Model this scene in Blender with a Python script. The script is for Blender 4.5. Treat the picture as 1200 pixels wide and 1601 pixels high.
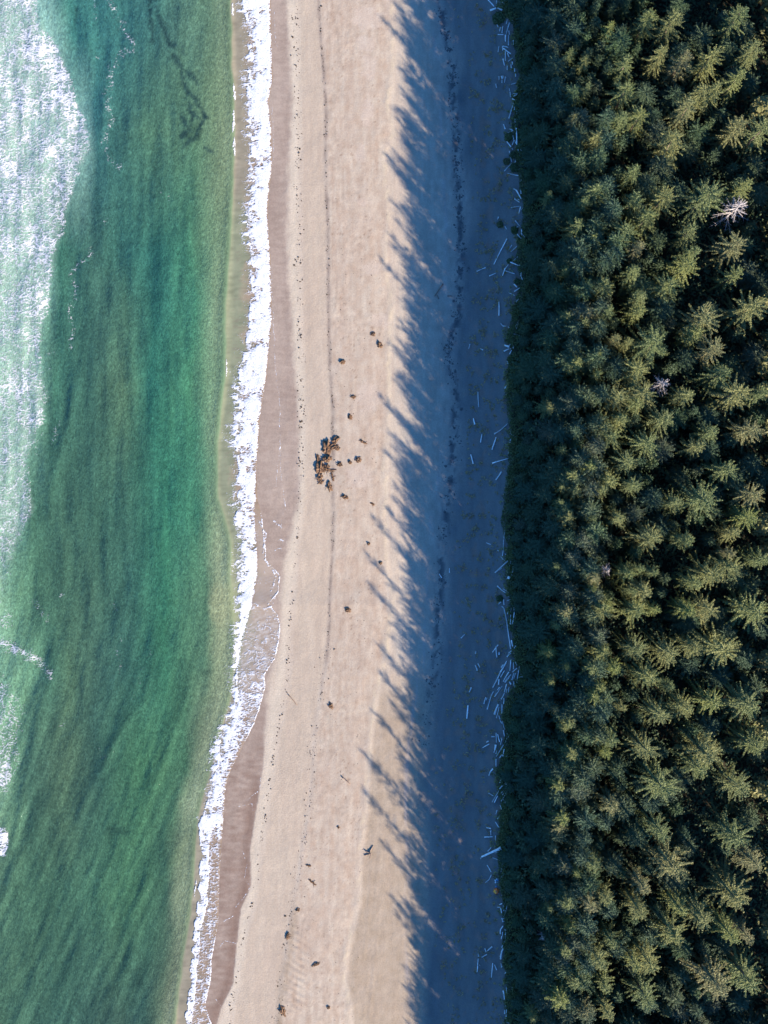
import bpy, math, random
import numpy as np
from mathutils import Vector

# ------------------------------------------------------------------ camera, sky, sun, exposure
scene = bpy.context.scene
for o in list(bpy.data.objects):
    bpy.data.objects.remove(o)
C = scene.collection
S = 6.16            # photo pixels per metre on the ground
H = 480.0           # drone height
cam_d = bpy.data.cameras.new('camera')
cam = bpy.data.objects.new('camera', cam_d); C.objects.link(cam)
cam.location = (0, 0, H); cam.rotation_euler = (0, 0, 0)
cam_d.sensor_fit = 'VERTICAL'
cam_d.angle = 2 * math.atan(800.5 / S / H)
cam_d.clip_end = 20000
scene.camera = cam

SUN_EL = math.radians(20.0)
SX, SY = 0.643, -0.766                       # horizontal direction towards the sun
world = bpy.data.worlds.new('World'); scene.world = world; world.use_nodes = True
wn = world.node_tree.nodes; wl = world.node_tree.links
bg = wn['Background']
sky = wn.new('ShaderNodeTexSky'); sky.sky_type = 'NISHITA'; sky.sun_disc = False
sky.sun_elevation = SUN_EL; sky.sun_rotation = math.atan2(SX, SY)
sky.air_density = 1.0; sky.dust_density = 0.0; sky.ozone_density = 10.0
tint = wn.new('ShaderNodeVectorMath'); tint.operation = 'MULTIPLY'; tint.inputs[1].default_value = (0.82, 0.95, 0.96)   # deep blue clear-air sky
wl.new(sky.outputs[0], tint.inputs[0]); wl.new(tint.outputs[0], bg.inputs[0]); bg.inputs[1].default_value = 0.11
sun_d = bpy.data.lights.new('sun', 'SUN'); sun_d.energy = 5.0; sun_d.angle = math.radians(0.5)
sun_d.color = (1.0, 0.86, 0.70)
sun = bpy.data.objects.new('sun', sun_d); C.objects.link(sun)
sdir = Vector((SX * math.cos(SUN_EL), SY * math.cos(SUN_EL), math.sin(SUN_EL)))
sun.rotation_euler = sdir.to_track_quat('Z', 'Y').to_euler(); sun.location = (150, -180, 150)
scene.view_settings.view_transform = 'Standard'
scene.view_settings.look = 'None'
scene.view_settings.gamma = 1.0
scene.view_settings.exposure = 1.85

R = random.Random(7)
NR = np.random.RandomState(11)

# ------------------------------------------------------------------ helpers
def tag(o, label=None, cat=None, group=None, kind=None):
    if label: o['label'] = label
    if cat: o['category'] = cat
    if group: o['group'] = group
    if kind: o['kind'] = kind
    return o

def empty(name, loc, rz=0.0, sc=1.0):
    o = bpy.data.objects.new(name, None); C.objects.link(o)
    o.location = loc; o.rotation_euler = (0, 0, rz)
    o.scale = (sc, sc, sc) if not isinstance(sc, tuple) else sc
    o.empty_display_size = 0.3
    return o

def obj(name, me, parent=None):
    o = bpy.data.objects.new(name, me); C.objects.link(o)
    if parent: o.parent = parent
    return o

def mesh(name, V, F, mat, smooth=False):
    me = bpy.data.meshes.new(name)
    me.from_pydata(V, [], F)
    if mat: me.materials.append(mat)
    if smooth: me.polygons.foreach_set('use_smooth', [True] * len(me.polygons))
    me.update()
    return me

def npmesh(name, V, Q, mat, smooth=True):
    """fast mesh from numpy vertices (n,3) and faces (m,k)"""
    me = bpy.data.meshes.new(name)
    n, m, k = len(V), len(Q), Q.shape[1]
    me.vertices.add(n); me.vertices.foreach_set('co', np.ascontiguousarray(V, dtype=np.float32).ravel())
    me.loops.add(m * k); me.loops.foreach_set('vertex_index', np.ascontiguousarray(Q, dtype=np.int32).ravel())
    me.polygons.add(m)
    me.polygons.foreach_set('loop_start', np.arange(0, m * k, k, dtype=np.int32))
    me.polygons.foreach_set('loop_total', np.full(m, k, dtype=np.int32))
    if smooth: me.polygons.foreach_set('use_smooth', np.ones(m, dtype=bool))
    me.materials.append(mat)
    me.update(calc_edges=True); me.validate()
    return me

def _hash(ix, iy, seed):
    h = (ix.astype(np.int64) * 374761393 + iy.astype(np.int64) * 668265263 + seed * 1274126177) & 0x7fffffff
    h = ((h ^ (h >> 13)) * 1274126177) & 0x7fffffff
    return (h ^ (h >> 16)) & 0xffff

def pn(x, y, seed=0):
    """gradient noise, about -0.7..0.7"""
    x0 = np.floor(x); y0 = np.floor(y); fx = x - x0; fy = y - y0
    u = fx * fx * fx * (fx * (fx * 6 - 15) + 10); v = fy * fy * fy * (fy * (fy * 6 - 15) + 10)
    def g(dx, dy):
        a = _hash(x0 + dx, y0 + dy, seed) * (2 * math.pi / 65536)
        return np.cos(a) * (fx - dx) + np.sin(a) * (fy - dy)
    a = g(0, 0); b = g(1, 0); c = g(0, 1); d = g(1, 1)
    return (a + (b - a) * u) + ((c + (d - c) * u) - (a + (b - a) * u)) * v

def fbm(x, y, seed=0, oct=4):
    s = 0; a = 1.0
    for i in range(oct):
        s = s + a * pn(x * 2 ** i + i * 17.3, y * 2 ** i - i * 9.1, seed + i); a *= 0.5
    return s

def sm(a, b, x):
    t = np.clip((x - a) / (b - a), 0, 1); return t * t * (3 - 2 * t)

def line(pts):
    ys = [p[1] for p in pts]; xs = [p[0] for p in pts]
    return lambda y: np.interp(y, ys, xs)

def lin(c):
    c = np.asarray(c, dtype=float) / 255.0
    return np.where(c <= 0.04045, c / 12.92, ((c + 0.055) / 1.055) ** 2.4)

def PX(x): return 600 + x * S
def PY(y): return 800.5 - y * S
def WX(px): return (px - 600) / S
def WY(py): return (800.5 - py) / S

def seg_dist(px, py, pts):
    """distance in photo px to a polyline and the position along it (0..1)"""
    best = np.full(np.shape(px), 1e9); tt = np.zeros(np.shape(px)); n = len(pts) - 1
    for i in range(n):
        ax, ay = pts[i]; bx, by = pts[i + 1]
        dx, dy = bx - ax, by - ay
        t = np.clip(((px - ax) * dx + (py - ay) * dy) / (dx * dx + dy * dy), 0, 1)
        d = np.hypot(px - ax - t * dx, py - ay - t * dy)
        m = d < best
        best = np.where(m, d, best); tt = np.where(m, (i + t) / n, tt)
    return best, tt

# ------------------------------------------------------------------ shore lines, in map units of the photograph
FOAM_L = line([(380,0),(390,50),(392,100),(385,150),(392,200),(395,250),(393,300),(385,350),(394,400),(393,450),(390,500),(385,530),(382,560),(372,575),(374,590),(371,620),(377,650),(370,665),(367,690),(372,720),(376,750),(372,780),(370,800),(378,850),(372,880),(374,920),(377,960),(372,1000),(370,1030),(369,1060),(366,1100),(355,1130),(345,1150),(340,1165),(343,1180),(338,1200),(330,1230),(322,1260),(312,1290),(314,1320),(313,1360),(311,1400),(304,1450),(299,1500),(295,1550),(290,1601)])
FOAM_R = line([(422,0),(424,50),(425,100),(426,125),(419,160),(424,200),(425,260),(420,300),(418,340),(422,400),(424,450),(425,500),(421,540),(416,590),(411,620),(405,660),(403,700),(400,740),(400,780),(398,800),(399,830),(402,860),(402,900),(395,940),(384,980),(377,1010),(375,1030),(373,1060),(374,1090),(385,1110),(392,1130),(388,1145),(381,1160),(366,1190),(360,1204),(352,1230),(349,1275),(345,1331),(342,1380),(339,1440),(328,1480),(321,1530),(314,1570),(308,1601)])
WATER = line([(423,0),(425,50),(426,100),(427,125),(420,160),(425,200),(426,260),(421,300),(419,340),(423,400),(425,450),(426,500),(422,540),(417,590),(412,620),(406,660),(404,700),(401,740),(403,780),(410,810),(415,850),(416,875),(430,890),(438,900),(436,925),(420,945),(434,960),(438,975),(437,1000),(430,1030),(413,1055),(415,1070),(411,1090),(405,1110),(397,1132),(390,1146),(383,1160),(367,1192),(361,1204),(353,1230),(350,1275),(346,1331),(343,1380),(342,1440),(331,1500),(330,1530),(321,1570),(331,1601)])
LIP = line([(361,0),(362,100),(365,130),(366,240),(364,300),(358,400),(354,450),(352,500),(352,580),(345,640),(340,700),(340,780),(352,810),(362,850),(360,900),(366,960),(368,1000),(367,1030),(363,1080),(353,1120),(342,1150),(336,1180),(322,1230),(311,1270),(306,1310),(303,1380),(296,1440),(286,1500),(280,1550),(274,1601)])
WETL = line([(447,0),(452,75),(456,150),(451,262),(449,340),(449,420),(454,475),(460,570),(466,644),(468,700),(469,775),(458,815),(445,875),(438,931),(436,1006),(420,1062),(415,1137),(411,1200),(408,1219),(399,1275),(391,1324),(392,1384),(376,1421),(370,1477),(364,1537),(346,1575),(338,1601)])
DOTS = line([(462,0),(464,75),(466,250),(467,400),(468,512),(471,625),(470,720),(466,815),(458,912),(452,990),(449,1062),(437,1130),(427,1182),(421,1219),(411,1294),(404,1350),(394,1421),(382,1455),(373,1500),(366,1549),(358,1601)])
WRACK = line([(498,0),(501,56),(507,131),(510,180),(508,240),(509,281),(512,337),(513,400),(513,475),(516,587),(520,632),(520,775),(521,800),(520,856),(516,912),(514,987),(510,1032),(501,1074),(490,1160),(488,1200),(484,1256),(471,1331),(463,1387),(452,1444),(441,1519),(432,1601)])
SCARP = line([(612,0),(614,94),(606,161),(614,210),(597,251),(604,300),(608,337),(602,375),(604,400),(608,475),(610,524),(608,580),(606,640),(604,700),(600,790),(604,870),(612,969),(602,1025),(587,1085),(580,1137),(574,1200),(569,1275),(561,1342),(559,1410),(548,1455),(539,1500),(537,1530),(546,1575),(548,1601)])
BLOT = line([(687,0),(691,35),(696,52),(707,101),(706,146),(713,210),(715,277),(719,337),(719,419),(715,494),(700,550),(712,620),(706,734),(692,838),(687,950),(683,1025),(660,1156),(655,1250),(660,1601)])
FOREST = line([(786,-150),(788,0),(790,22),(807,45),(811,112),(818,130),(807,157),(807,206),(812,262),(818,300),(822,337),(816,375),(809,407),(818,437),(809,475),(796,531),(803,550),(798,569),(797,625),(796,644),(803,681),(797,737),(790,794),(788,819),(797,856),(797,912),(803,987),(809,1025),(816,1051),(805,1077),(792,1111),(794,1149),(784,1190),(781,1207),(786,1249),(786,1294),(782,1331),(786,1376),(792,1425),(790,1481),(796,1537),(794,1601),(792,1900)])
WASH = line([(40,-40),(56,0),(64,37),(90,67),(105,105),(120,157),(135,195),(144,234),(127,262),(112,311),(101,345),(88,397),(82,440),(80,456),(71,494),(62,550),(75,621),(64,662),(45,719),(43,756),(55,793),(37,830),(19,886),(6,930),(-10,960),(-30,990)])

ILL = np.array([1.95, 1.92, 2.22])      # sunlit tone of a white ground under this sun, used to turn tones into albedo
def alb(c): return lin(c) / ILL

# ------------------------------------------------------------------ ground relief
def ground_z(x, y):
    px, py = PX(x), PY(y)
    w = WATER(py)
    up = (px - w) / S
    z = np.where(up > 0, 0.55 + np.minimum(up, 75) * 0.020, np.maximum(0.55 + up * 0.06, -4.0))
    dry = sm(0, 6, up)
    sc = SCARP(py) + 7 * pn(y * 0.12, x * 0 + 3.1, 5) + 5 * pn(y * 0.5, x * 0, 14)
    d = (px - sc) / S
    z = z + dry * ((0.04 + 0.13 * pn(y * 0.13, x * 0, 12)) * np.exp(-(d / 0.9) ** 2) + 0.10 * sm(1.2, -5.0, d) * sm(-30, -4, d))
    d = (px - WRACK(py)) / S
    z = z + dry * 0.05 * sm(-0.6, 0.8, d)
    z = z + dry * (0.030 * fbm(x * 0.35, y * 0.22, 21, 3) + 0.022 * pn(x * 1.1, y * 0.9, 31) + 0.020 * sm(.1, .5, fbm(x * .12, y * .05, 33, 3)) * pn(x * 0.75, y * 0.75, 34))
    # churned seaweed line in the shade
    d = (px - BLOT(py)) / S
    z = z + dry * np.exp(-(d / 2.6) ** 2) * 0.16 * fbm(x * 0.5, y * 0.5, 61, 3)
    # rippled patch low on the beach
    k = np.exp(-((px - 462 - (1540 - py) * 0.06) / 14) ** 2) * sm(1435, 1475, py) * sm(1600, 1560, py)
    z = z + 0.07 * k * np.sin((y * 0.86 + x * 0.55) * 3.9 + 2.2 * pn(x * 0.3, y * 0.3, 8))
    # long drag grooves behind the storm ridge
    k = sm(1250, 1330, py) * np.exp(-((px - 585 + (py - 1330) * 0.03) / 16) ** 2)
    z = z + 0.05 * k * pn((px - 585 + (py - 1330) * 0.10) * 0.14, py * 0.004, 13)
    # hummocky verge and forest floor
    f = (px - FOREST(py)) / S
    z = z + sm(-8, 1, f) * (0.35 + 0.25 * fbm(x * 0.18, y * 0.18, 91, 3))
    return z

def grid_axis(a, b, step, far, grow=1.35):
    core = list(np.arange(a, b + 1e-6, step)); s = step; hi = []; x = core[-1]
    while x < far:
        s *= grow; x += s; hi.append(x)
    s = step; lo = []; x = core[0]
    while x > -far:
        s *= grow; x -= s; lo.append(x)
    return np.array(lo[::-1] + core + hi)

def quads(nx, ny):
    i, j = np.meshgrid(np.arange(nx - 1), np.arange(ny - 1), indexing='xy')
    a = (j * nx + i).ravel()
    return np.stack([a, a + 1, a + nx + 1, a + nx], 1)

def set_color(me, name, col):
    at = me.attributes.new(name, 'FLOAT_COLOR', 'POINT')
    c4 = np.ones((len(col), 4), dtype=np.float32); c4[:, :3] = col
    at.data.foreach_set('color', c4.ravel())
def set_float(me, name, v):
    at = me.attributes.new(name, 'FLOAT', 'POINT')
    at.data.foreach_set('value', np.asarray(v, dtype=np.float32).ravel())

# ------------------------------------------------------------------ materials
def newmat(name):
    m = bpy.data.materials.new(name); m.use_nodes = True
    nt = m.node_tree; b = nt.nodes['Principled BSDF']
    return m, nt, b
def N(nt, t, **kw):
    n = nt.nodes.new(t)
    for k, v in kw.items(): setattr(n, k, v)
    return n
def tex(nt, scale, detail=3, rough=0.55, coord='Object', mapscale=None, rot=0):
    tc = N(nt, 'ShaderNodeTexCoord'); n = N(nt, 'ShaderNodeTexNoise')
    n.inputs['Scale'].default_value = scale; n.inputs['Detail'].default_value = detail; n.inputs['Roughness'].default_value = rough
    src = tc.outputs[coord]
    if mapscale:
        mp = N(nt, 'ShaderNodeMapping'); mp.inputs['Scale'].default_value = mapscale; mp.inputs['Rotation'].default_value = (0, 0, rot)
        nt.links.new(src, mp.inputs['Vector']); src = mp.outputs[0]
    nt.links.new(src, n.inputs['Vector'])
    return n.outputs['Fac']
def maprange(nt, src, a, b, c, d):
    n = N(nt, 'ShaderNodeMapRange'); n.clamp = True
    for i, v in enumerate((a, b, c, d)): n.inputs[i + 1].default_value = v
    nt.links.new(src, n.inputs[0]); return n.outputs[0]
def mathn(nt, op, a, b):
    n = N(nt, 'ShaderNodeMath', operation=op)
    for i, v in enumerate((a, b)):
        if isinstance(v, (int, float)): n.inputs[i].default_value = v
        else: nt.links.new(v, n.inputs[i])
    return n.outputs[0]
def scale_col(nt, col, fac):
    n = N(nt, 'ShaderNodeVectorMath', operation='SCALE')
    nt.links.new(col, n.inputs[0]); nt.links.new(fac, n.inputs['Scale']); return n.outputs[0]
def mixc(nt, fac, a, b):
    n = N(nt, 'ShaderNodeMix', data_type='RGBA')
    if isinstance(fac, (int, float)): n.inputs[0].default_value = fac
    else: nt.links.new(fac, n.inputs[0])
    for i, v in ((6, a), (7, b)):
        if isinstance(v, tuple): n.inputs[i].default_value = (*v, 1)
        else: nt.links.new(v, n.inputs[i])
    return n.outputs[2]
def bump(nt, b, h, strength, dist):
    n = N(nt, 'ShaderNodeBump'); n.inputs['Strength'].default_value = strength; n.inputs['Distance'].default_value = dist
    nt.links.new(h, n.inputs['Height']); nt.links.new(n.outputs[0], b.inputs['Normal']); return n
def attr(nt, name):
    n = N(nt, 'ShaderNodeAttribute'); n.attribute_name = name; return n

def mat_sand():
    m, nt, b = newmat('sand')
    t = attr(nt, 'tint').outputs['Color']
    fine = maprange(nt, tex(nt, 2.6, 5, 0.75), 0.3, 0.7, 0.84, 1.15)
    mid = maprange(nt, tex(nt, 0.35, 4, 0.6, mapscale=(1.6, 0.5, 1)), 0.3, 0.7, 0.93, 1.07)
    nt.links.new(scale_col(nt, t, mathn(nt, 'MULTIPLY', fine, mid)), b.inputs['Base Color'])
    w = attr(nt, 'wet').outputs['Fac']
    nt.links.new(maprange(nt, w, 0, 1, 0.95, 0.38), b.inputs['Roughness'])
    b.inputs['Specular IOR Level'].default_value = 0.25
    h = mathn(nt, 'MULTIPLY', tex(nt, 3.2, 4, 0.65), maprange(nt, w, 0, 1, 1.0, 0.15))
    bump(nt, b, h, 0.55, 0.09)
    return m
def mat_sea():
    m, nt, b = newmat('sea_water')
    t = attr(nt, 'tint').outputs['Color']
    deep = attr(nt, 'deep').outputs['Fac']
    n1 = tex(nt, 1.05, 4, 0.65, mapscale=(1.25, 0.8, 1), rot=0.5)
    n2 = tex(nt, 0.16, 4, 0.6, mapscale=(1.8, 0.55, 1), rot=-0.12)
    v = N(nt, 'ShaderNodeTexVoronoi', feature='SMOOTH_F1'); tc = N(nt, 'ShaderNodeTexCoord')
    dm = N(nt, 'ShaderNodeMapping'); dm.inputs['Scale'].default_value = (0.55, 0.38, 1); dm.inputs['Rotation'].default_value = (0, 0, 0.35)
    wv = N(nt, 'ShaderNodeTexNoise'); wv.inputs['Scale'].default_value = 0.7; wv.inputs['Detail'].default_value = 2
    nt.links.new(tc.outputs['Object'], wv.inputs['Vector'])
    va = N(nt, 'ShaderNodeVectorMath', operation='MULTIPLY_ADD'); va.inputs[1].default_value = (2.6, 2.6, 0)
    nt.links.new(wv.outputs['Color'], va.inputs[0]); nt.links.new(tc.outputs['Object'], va.inputs[2])
    nt.links.new(va.outputs[0], dm.inputs['Vector']); nt.links.new(dm.outputs[0], v.inputs['Vector'])
    ca = maprange(nt, v.outputs['Distance'], 0.45, 0.95, 0.94, 1.34)  # caustic net of light painted into the water colour
    n3 = tex(nt, 2.3, 3, 0.75, mapscale=(1.3, 0.75, 1), rot=0.45)
    f = mathn(nt, 'MULTIPLY', maprange(nt, n1, 0.28, 0.72, 0.74, 1.28), maprange(nt, n2, 0.3, 0.7, 0.93, 1.08))
    f = mathn(nt, 'MULTIPLY', f, maprange(nt, n3, 0.30, 0.70, 0.72, 1.32))  # bright flecks of light on the chop, put into the colour
    f = mathn(nt, 'MULTIPLY', f, ca)
    f = mathn(nt, 'ADD', mathn(nt, 'MULTIPLY', f, deep), mathn(nt, 'SUBTRACT', 1.0, deep))
    nt.links.new(scale_col(nt, t, f), b.inputs['Base Color'])
    b.inputs['Roughness'].default_value = 0.16; b.inputs['IOR'].default_value = 1.33
    h = mathn(nt, 'ADD', mathn(nt, 'MULTIPLY', n1, 0.6), mathn(nt, 'MULTIPLY', tex(nt, 2.7, 3, 0.6), 0.25))
    h = mathn(nt, 'MULTIPLY', h, deep)
    bump(nt, b, h, 0.6, 0.45)
    return m
def mat_foam():
    m, nt, b = newmat('foam')
    n = tex(nt, 3.5, 4, 0.7)
    nt.links.new(mixc(nt, maprange(nt, n, 0.30, 0.56, 0, 1), (0.30, 0.31, 0.35), (0.66, 0.67, 0.68)), b.inputs['Base Color'])
    b.inputs['Roughness'].default_value = 0.8
    bump(nt, b, n, 0.35, 0.08)
    tr = N(nt, 'ShaderNodeBsdfTransparent'); mx = N(nt, 'ShaderNodeMixShader')
    nt.links.new(maprange(nt, attr(nt, 'thick').outputs['Fac'], -0.05, 0.55, 0.0, 0.96), mx.inputs[0])       # thin foam lets the water show
    nt.links.new(tr.outputs[0], mx.inputs[1]); nt.links.new(b.outputs[0], mx.inputs[2])
    nt.links.new(mx.outputs[0], nt.nodes['Material Output'].inputs['Surface'])
    return m
def mat_foliage(name, ca, cb, cc, transl=0.18):
    m, nt, b = newmat(name)
    oi = N(nt, 'ShaderNodeObjectInfo')
    rp = N(nt, 'ShaderNodeValToRGB'); rp.color_ramp.interpolation = 'LINEAR'
    el = rp.color_ramp.elements
    el[0].position = 0.0; el[0].color = (*ca, 1); el[1].position = 1.0; el[1].color = (cb[0] * 1.05, cb[1] * 1.0, cb[2] * 1.1, 1)
    for p_, c_ in ((0.30, (ca[0] * 0.78, ca[1] * 0.88, ca[2] * 1.0)), (0.55, cb), (0.80, (ca[0] * 1.1, ca[1] * 1.12, ca[2] * 0.85)), (0.92, (cb[0] * 0.95, cb[1] * 0.88, cb[2] * 1.25))):
        q = el.new(p_); q.color = (*c_, 1)
    nt.links.new(oi.outputs['Random'], rp.inputs[0]); c = rp.outputs[0]
    nz = maprange(nt, tex(nt, 0.9, 2, 0.6), 0.4, 0.7, 0, 0.8)
    c = mixc(nt, nz, c, cc)
    nt.links.new(c, b.inputs['Base Color'])
    b.inputs['Roughness'].default_value = 0.65; b.inputs['Specular IOR Level'].default_value = 0.3
    tr = N(nt, 'ShaderNodeBsdfTranslucent'); nt.links.new(c, tr.inputs['Color'])
    mx = N(nt, 'ShaderNodeMixShader'); mx.inputs[0].default_value = transl
    nt.links.new(b.outputs[0], mx.inputs[1]); nt.links.new(tr.outputs[0], mx.inputs[2])
    nt.links.new(mx.outputs[0], nt.nodes['Material Output'].inputs['Surface'])
    return m
def mat_noise(name, ca, cb, scale, rough=0.85, mapscale=None, objrand=0.0, bmp=0.0):
    m, nt, b = newmat(name)
    f = tex(nt, scale, 4, 0.65, mapscale=mapscale)
    c = mixc(nt, maprange(nt, f, 0.3, 0.7, 0, 1), ca, cb)
    if objrand:
        oi = N(nt, 'ShaderNodeObjectInfo')
        c = scale_col(nt, c, maprange(nt, oi.outputs['Random'], 0, 1, 1 - objrand, 1 + objrand))
    nt.links.new(c, b.inputs['Base Color']); b.inputs['Roughness'].default_value = rough
    b.inputs['Specular IOR Level'].default_value = 0.25
    if bmp: bump(nt, b, f, 0.6, bmp)
    return m
M_SAND = mat_sand(); M_SEA = mat_sea(); M_FOAM = mat_foam()
M_SPRUCE = mat_foliage('sun_toned_spruce_needles', (0.126, 0.146, 0.044), (0.158, 0.158, 0.052), (0.092, 0.116, 0.044))  # needle colour brightened to stand for sunlight on the crowns
M_SHADED = mat_foliage('shade_toned_needles', (0.048, 0.086, 0.044), (0.066, 0.092, 0.040), (0.042, 0.076, 0.040))  # needle colour darkened to stand for shade between the lit crowns
M_SHRUB = mat_foliage('shrub_leaves', (0.085, 0.115, 0.042), (0.12, 0.12, 0.045), (0.07, 0.085, 0.036))
M_BARK = mat_noise('bark', (0.10, 0.075, 0.055), (0.17, 0.13, 0.10), 3, mapscale=(1, 1, 0.2), bmp=0.05)
M_DEAD = mat_noise('dead_wood', (0.24, 0.22, 0.21), (0.40, 0.36, 0.34), 2, objrand=0.15)
M_LOG = mat_noise('weathered_driftwood', (0.52, 0.50, 0.48), (0.80, 0.78, 0.76), 1.6, objrand=0.28, bmp=0.04)
M_LOGD = mat_noise('dark_driftwood', (0.13, 0.09, 0.07), (0.26, 0.19, 0.15), 2.0, objrand=0.2, bmp=0.04)
M_PALE = mat_noise('bleached_wood', (0.72, 0.70, 0.66), (0.82, 0.80, 0.77), 1.5)
M_KELP = mat_noise('dried_kelp', (0.050, 0.028, 0.016), (0.20, 0.115, 0.060), 3.2, rough=0.6, bmp=0.12)
M_SCRAP = mat_noise('seaweed_scrap', (0.035, 0.026, 0.018), (0.10, 0.07, 0.045), 4, rough=0.7)
M_DARKW = mat_noise('old_seaweed', (0.055, 0.052, 0.050), (0.12, 0.11, 0.105), 2, rough=0.8)
M_GRASS = mat_noise('dune_grass', (0.34, 0.23, 0.10), (0.52, 0.36, 0.16), 0.6)
M_VERGE = mat_noise('verge_grass', (0.22, 0.22, 0.08), (0.42, 0.36, 0.14), 0.4)

# ------------------------------------------------------------------ the beach and land sheet
def build_ground():
    xs = grid_axis(WX(285), WX(830), 0.34, 4000); ys = grid_axis(-134, 134, 0.40, 4000)
    X, Y = np.meshgrid(xs, ys, indexing='xy'); x = X.ravel(); y = Y.ravel()
    px, py = PX(x), PY(y)
    z = ground_z(x, y)
    big = np.maximum(np.abs(x), np.abs(y)) > 400
    z = np.where(big & (x > 60), 1.8, z)
    n1 = fbm(x * 0.12, y * 0.05, 3, 4); n2 = fbm(x * 0.5, y * 0.35, 5, 4); n3 = fbm(x * 0.8, y * 0.07, 6, 4)
    def mix(c, k, new):
        k = np.clip(k, 0, 1)[:, None]; return c * (1 - k) + np.asarray(new)[None, :] * k
    dry_l, dry_p = alb((222, 205, 194)), alb((212, 191, 180))
    c = np.zeros((len(x), 3)) + dry_p
    c = mix(c, 0.5 + n1 * 0.5 + fbm(x * 1.6, y * 0.05, 18, 3) * 0.6, dry_l)
    # browner, rougher strip between wrack line and storm ridge, low on the beach
    w, wet, wr, sc, bl, fo = WATER(py), WETL(py), WRACK(py), SCARP(py), BLOT(py), FOREST(py)
    k = sm(wr - 2, wr + 8, px) * sm(sc + 4, sc - 10, px)
    c = mix(c, k * (0.30 + 0.55 * n2 + 0.35 * n3), alb((195, 168, 153)))
    sc2 = fbm(x * 0.9, y * 0.9, 24, 4); patch = sm(-.25, .35, fbm(x * .10, y * .07, 25, 3))
    c = c * (1 + k * patch * 0.20 * sc2)[:, None]
    fleck = sm(.34, .55, fbm(x * 1.5, y * 1.1, 26, 3)) * sm(0, .3, fbm(x * .16, y * .12, 27, 3) + .08) * k
    c = mix(c, fleck * 0.55, alb((150, 118, 98)))
    trail = np.exp(-((px - wr - 14 - 10 * pn(y * .03, x * 0, 28)) / 1.3) ** 2) + np.exp(-((px - wr - 26 - 12 * pn(y * .025, x * 0, 29)) / 1.1) ** 2)
    c = c * (1 - 0.10 * trail * sm(-.2, .3, pn(y * .08, x * 0, 30)))[:, None]
    # pale dried crusts
    for (cx, cy, rx, ry) in ((571, 70, 16, 14), (577, 105, 13, 24), (574, 175, 11, 25), (563, 243, 9, 14), (566, 318, 8, 8), (580, 420, 16, 12), (595, 500, 14, 16), (560, 745, 22, 20), (575, 30, 24, 20), (575, 620, 20, 25)):
        d = np.hypot((px - cx) / rx, (py - cy) / ry) + 0.55 * fbm(x * 0.45, y * 0.9, 77, 4)
        c = mix(c, 0.45 * sm(1.05, 0.75, d), alb((226, 206, 199)))
    # smooth lane between the two strand lines
    k = sm(DOTS(py) + 4, DOTS(py) + 10, px) * sm(wr + 1, wr - 6, px)
    c = mix(c, k * 0.45, alb((205, 184, 170)))
    k = np.exp(-((px - (DOTS(py) + wet) / 2 - 2) / 8.0) ** 2)
    c = mix(c, k * 0.75, alb((228, 212, 200)))
    # grey damp streak along the wrack line
    k = np.exp(-((px - wr) / (2.6 + 1.5 * n1)) ** 2) * sm(1120, 1000, py)
    c = mix(c, k * (0.55 + 0.6 * n2), alb((150, 130, 124)))
    k = np.exp(-((px - wr - 5) / 7) ** 2) * sm(1380, 1480, py)
    c = mix(c, k * (0.45 + 0.5 * n2), alb((160, 140, 122)))
    # sun-facing slope of the storm ridge painted brighter, grey sand behind it
    k = np.exp(-((px - sc - 7 * pn(y * 0.12, x * 0 + 3.1, 5) - 5 * pn(y * 0.5, x * 0, 14)) / (3.0 + 2 * n2)) ** 2)
    c = mix(c, k * (0.36 + 0.9 * n2 - 0.16 * sm(1050, 1200, py)), alb((232, 212, 192)))
    grey = sm(sc + 2, sc + 10, px) * sm(1020, 1120, py)
    c = mix(c, grey * (0.62 + 0.3 * n2), alb((182, 160, 142)))
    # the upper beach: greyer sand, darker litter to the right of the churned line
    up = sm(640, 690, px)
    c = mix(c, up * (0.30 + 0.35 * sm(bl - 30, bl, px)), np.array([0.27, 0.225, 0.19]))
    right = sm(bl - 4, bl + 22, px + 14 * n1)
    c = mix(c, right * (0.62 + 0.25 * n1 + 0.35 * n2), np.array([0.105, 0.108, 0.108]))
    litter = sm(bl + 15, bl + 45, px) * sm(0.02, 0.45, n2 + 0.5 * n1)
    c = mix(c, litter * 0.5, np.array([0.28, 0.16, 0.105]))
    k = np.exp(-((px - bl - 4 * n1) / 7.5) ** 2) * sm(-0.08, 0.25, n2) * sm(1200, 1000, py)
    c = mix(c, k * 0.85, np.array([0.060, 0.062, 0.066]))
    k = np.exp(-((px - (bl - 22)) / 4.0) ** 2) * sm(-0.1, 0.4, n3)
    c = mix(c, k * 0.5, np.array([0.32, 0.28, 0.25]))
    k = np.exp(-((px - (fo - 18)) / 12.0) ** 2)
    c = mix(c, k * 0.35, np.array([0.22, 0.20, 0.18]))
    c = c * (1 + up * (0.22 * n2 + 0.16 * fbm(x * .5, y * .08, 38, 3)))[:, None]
    # wet sand
    low = sm(1120, 1200, py); kw = sm(wet + 5 - 3.8 * low, wet - 6 + 4.8 * low, px + (5 - 4 * low) * n2)
    streak = 0.55 + 0.5 * fbm(x * 0.25, y * 1.0, 15, 3) + 0.6 * fbm(x * 0.12, y * 0.05, 16, 2)  # pale streaks imitate reflections within the wet sand colour
    wc = alb((172, 150, 142))[None, :] * (1 - np.clip(streak, 0, 1))[:, None] + alb((198, 178, 170))[None, :] * np.clip(streak, 0, 1)[:, None]
    c = c * (1 - kw)[:, None] + wc * kw[:, None]
    kd = np.exp(-((px - (wet - 7)) / 8.0) ** 2) * sm(1180, 1260, py)
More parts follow.
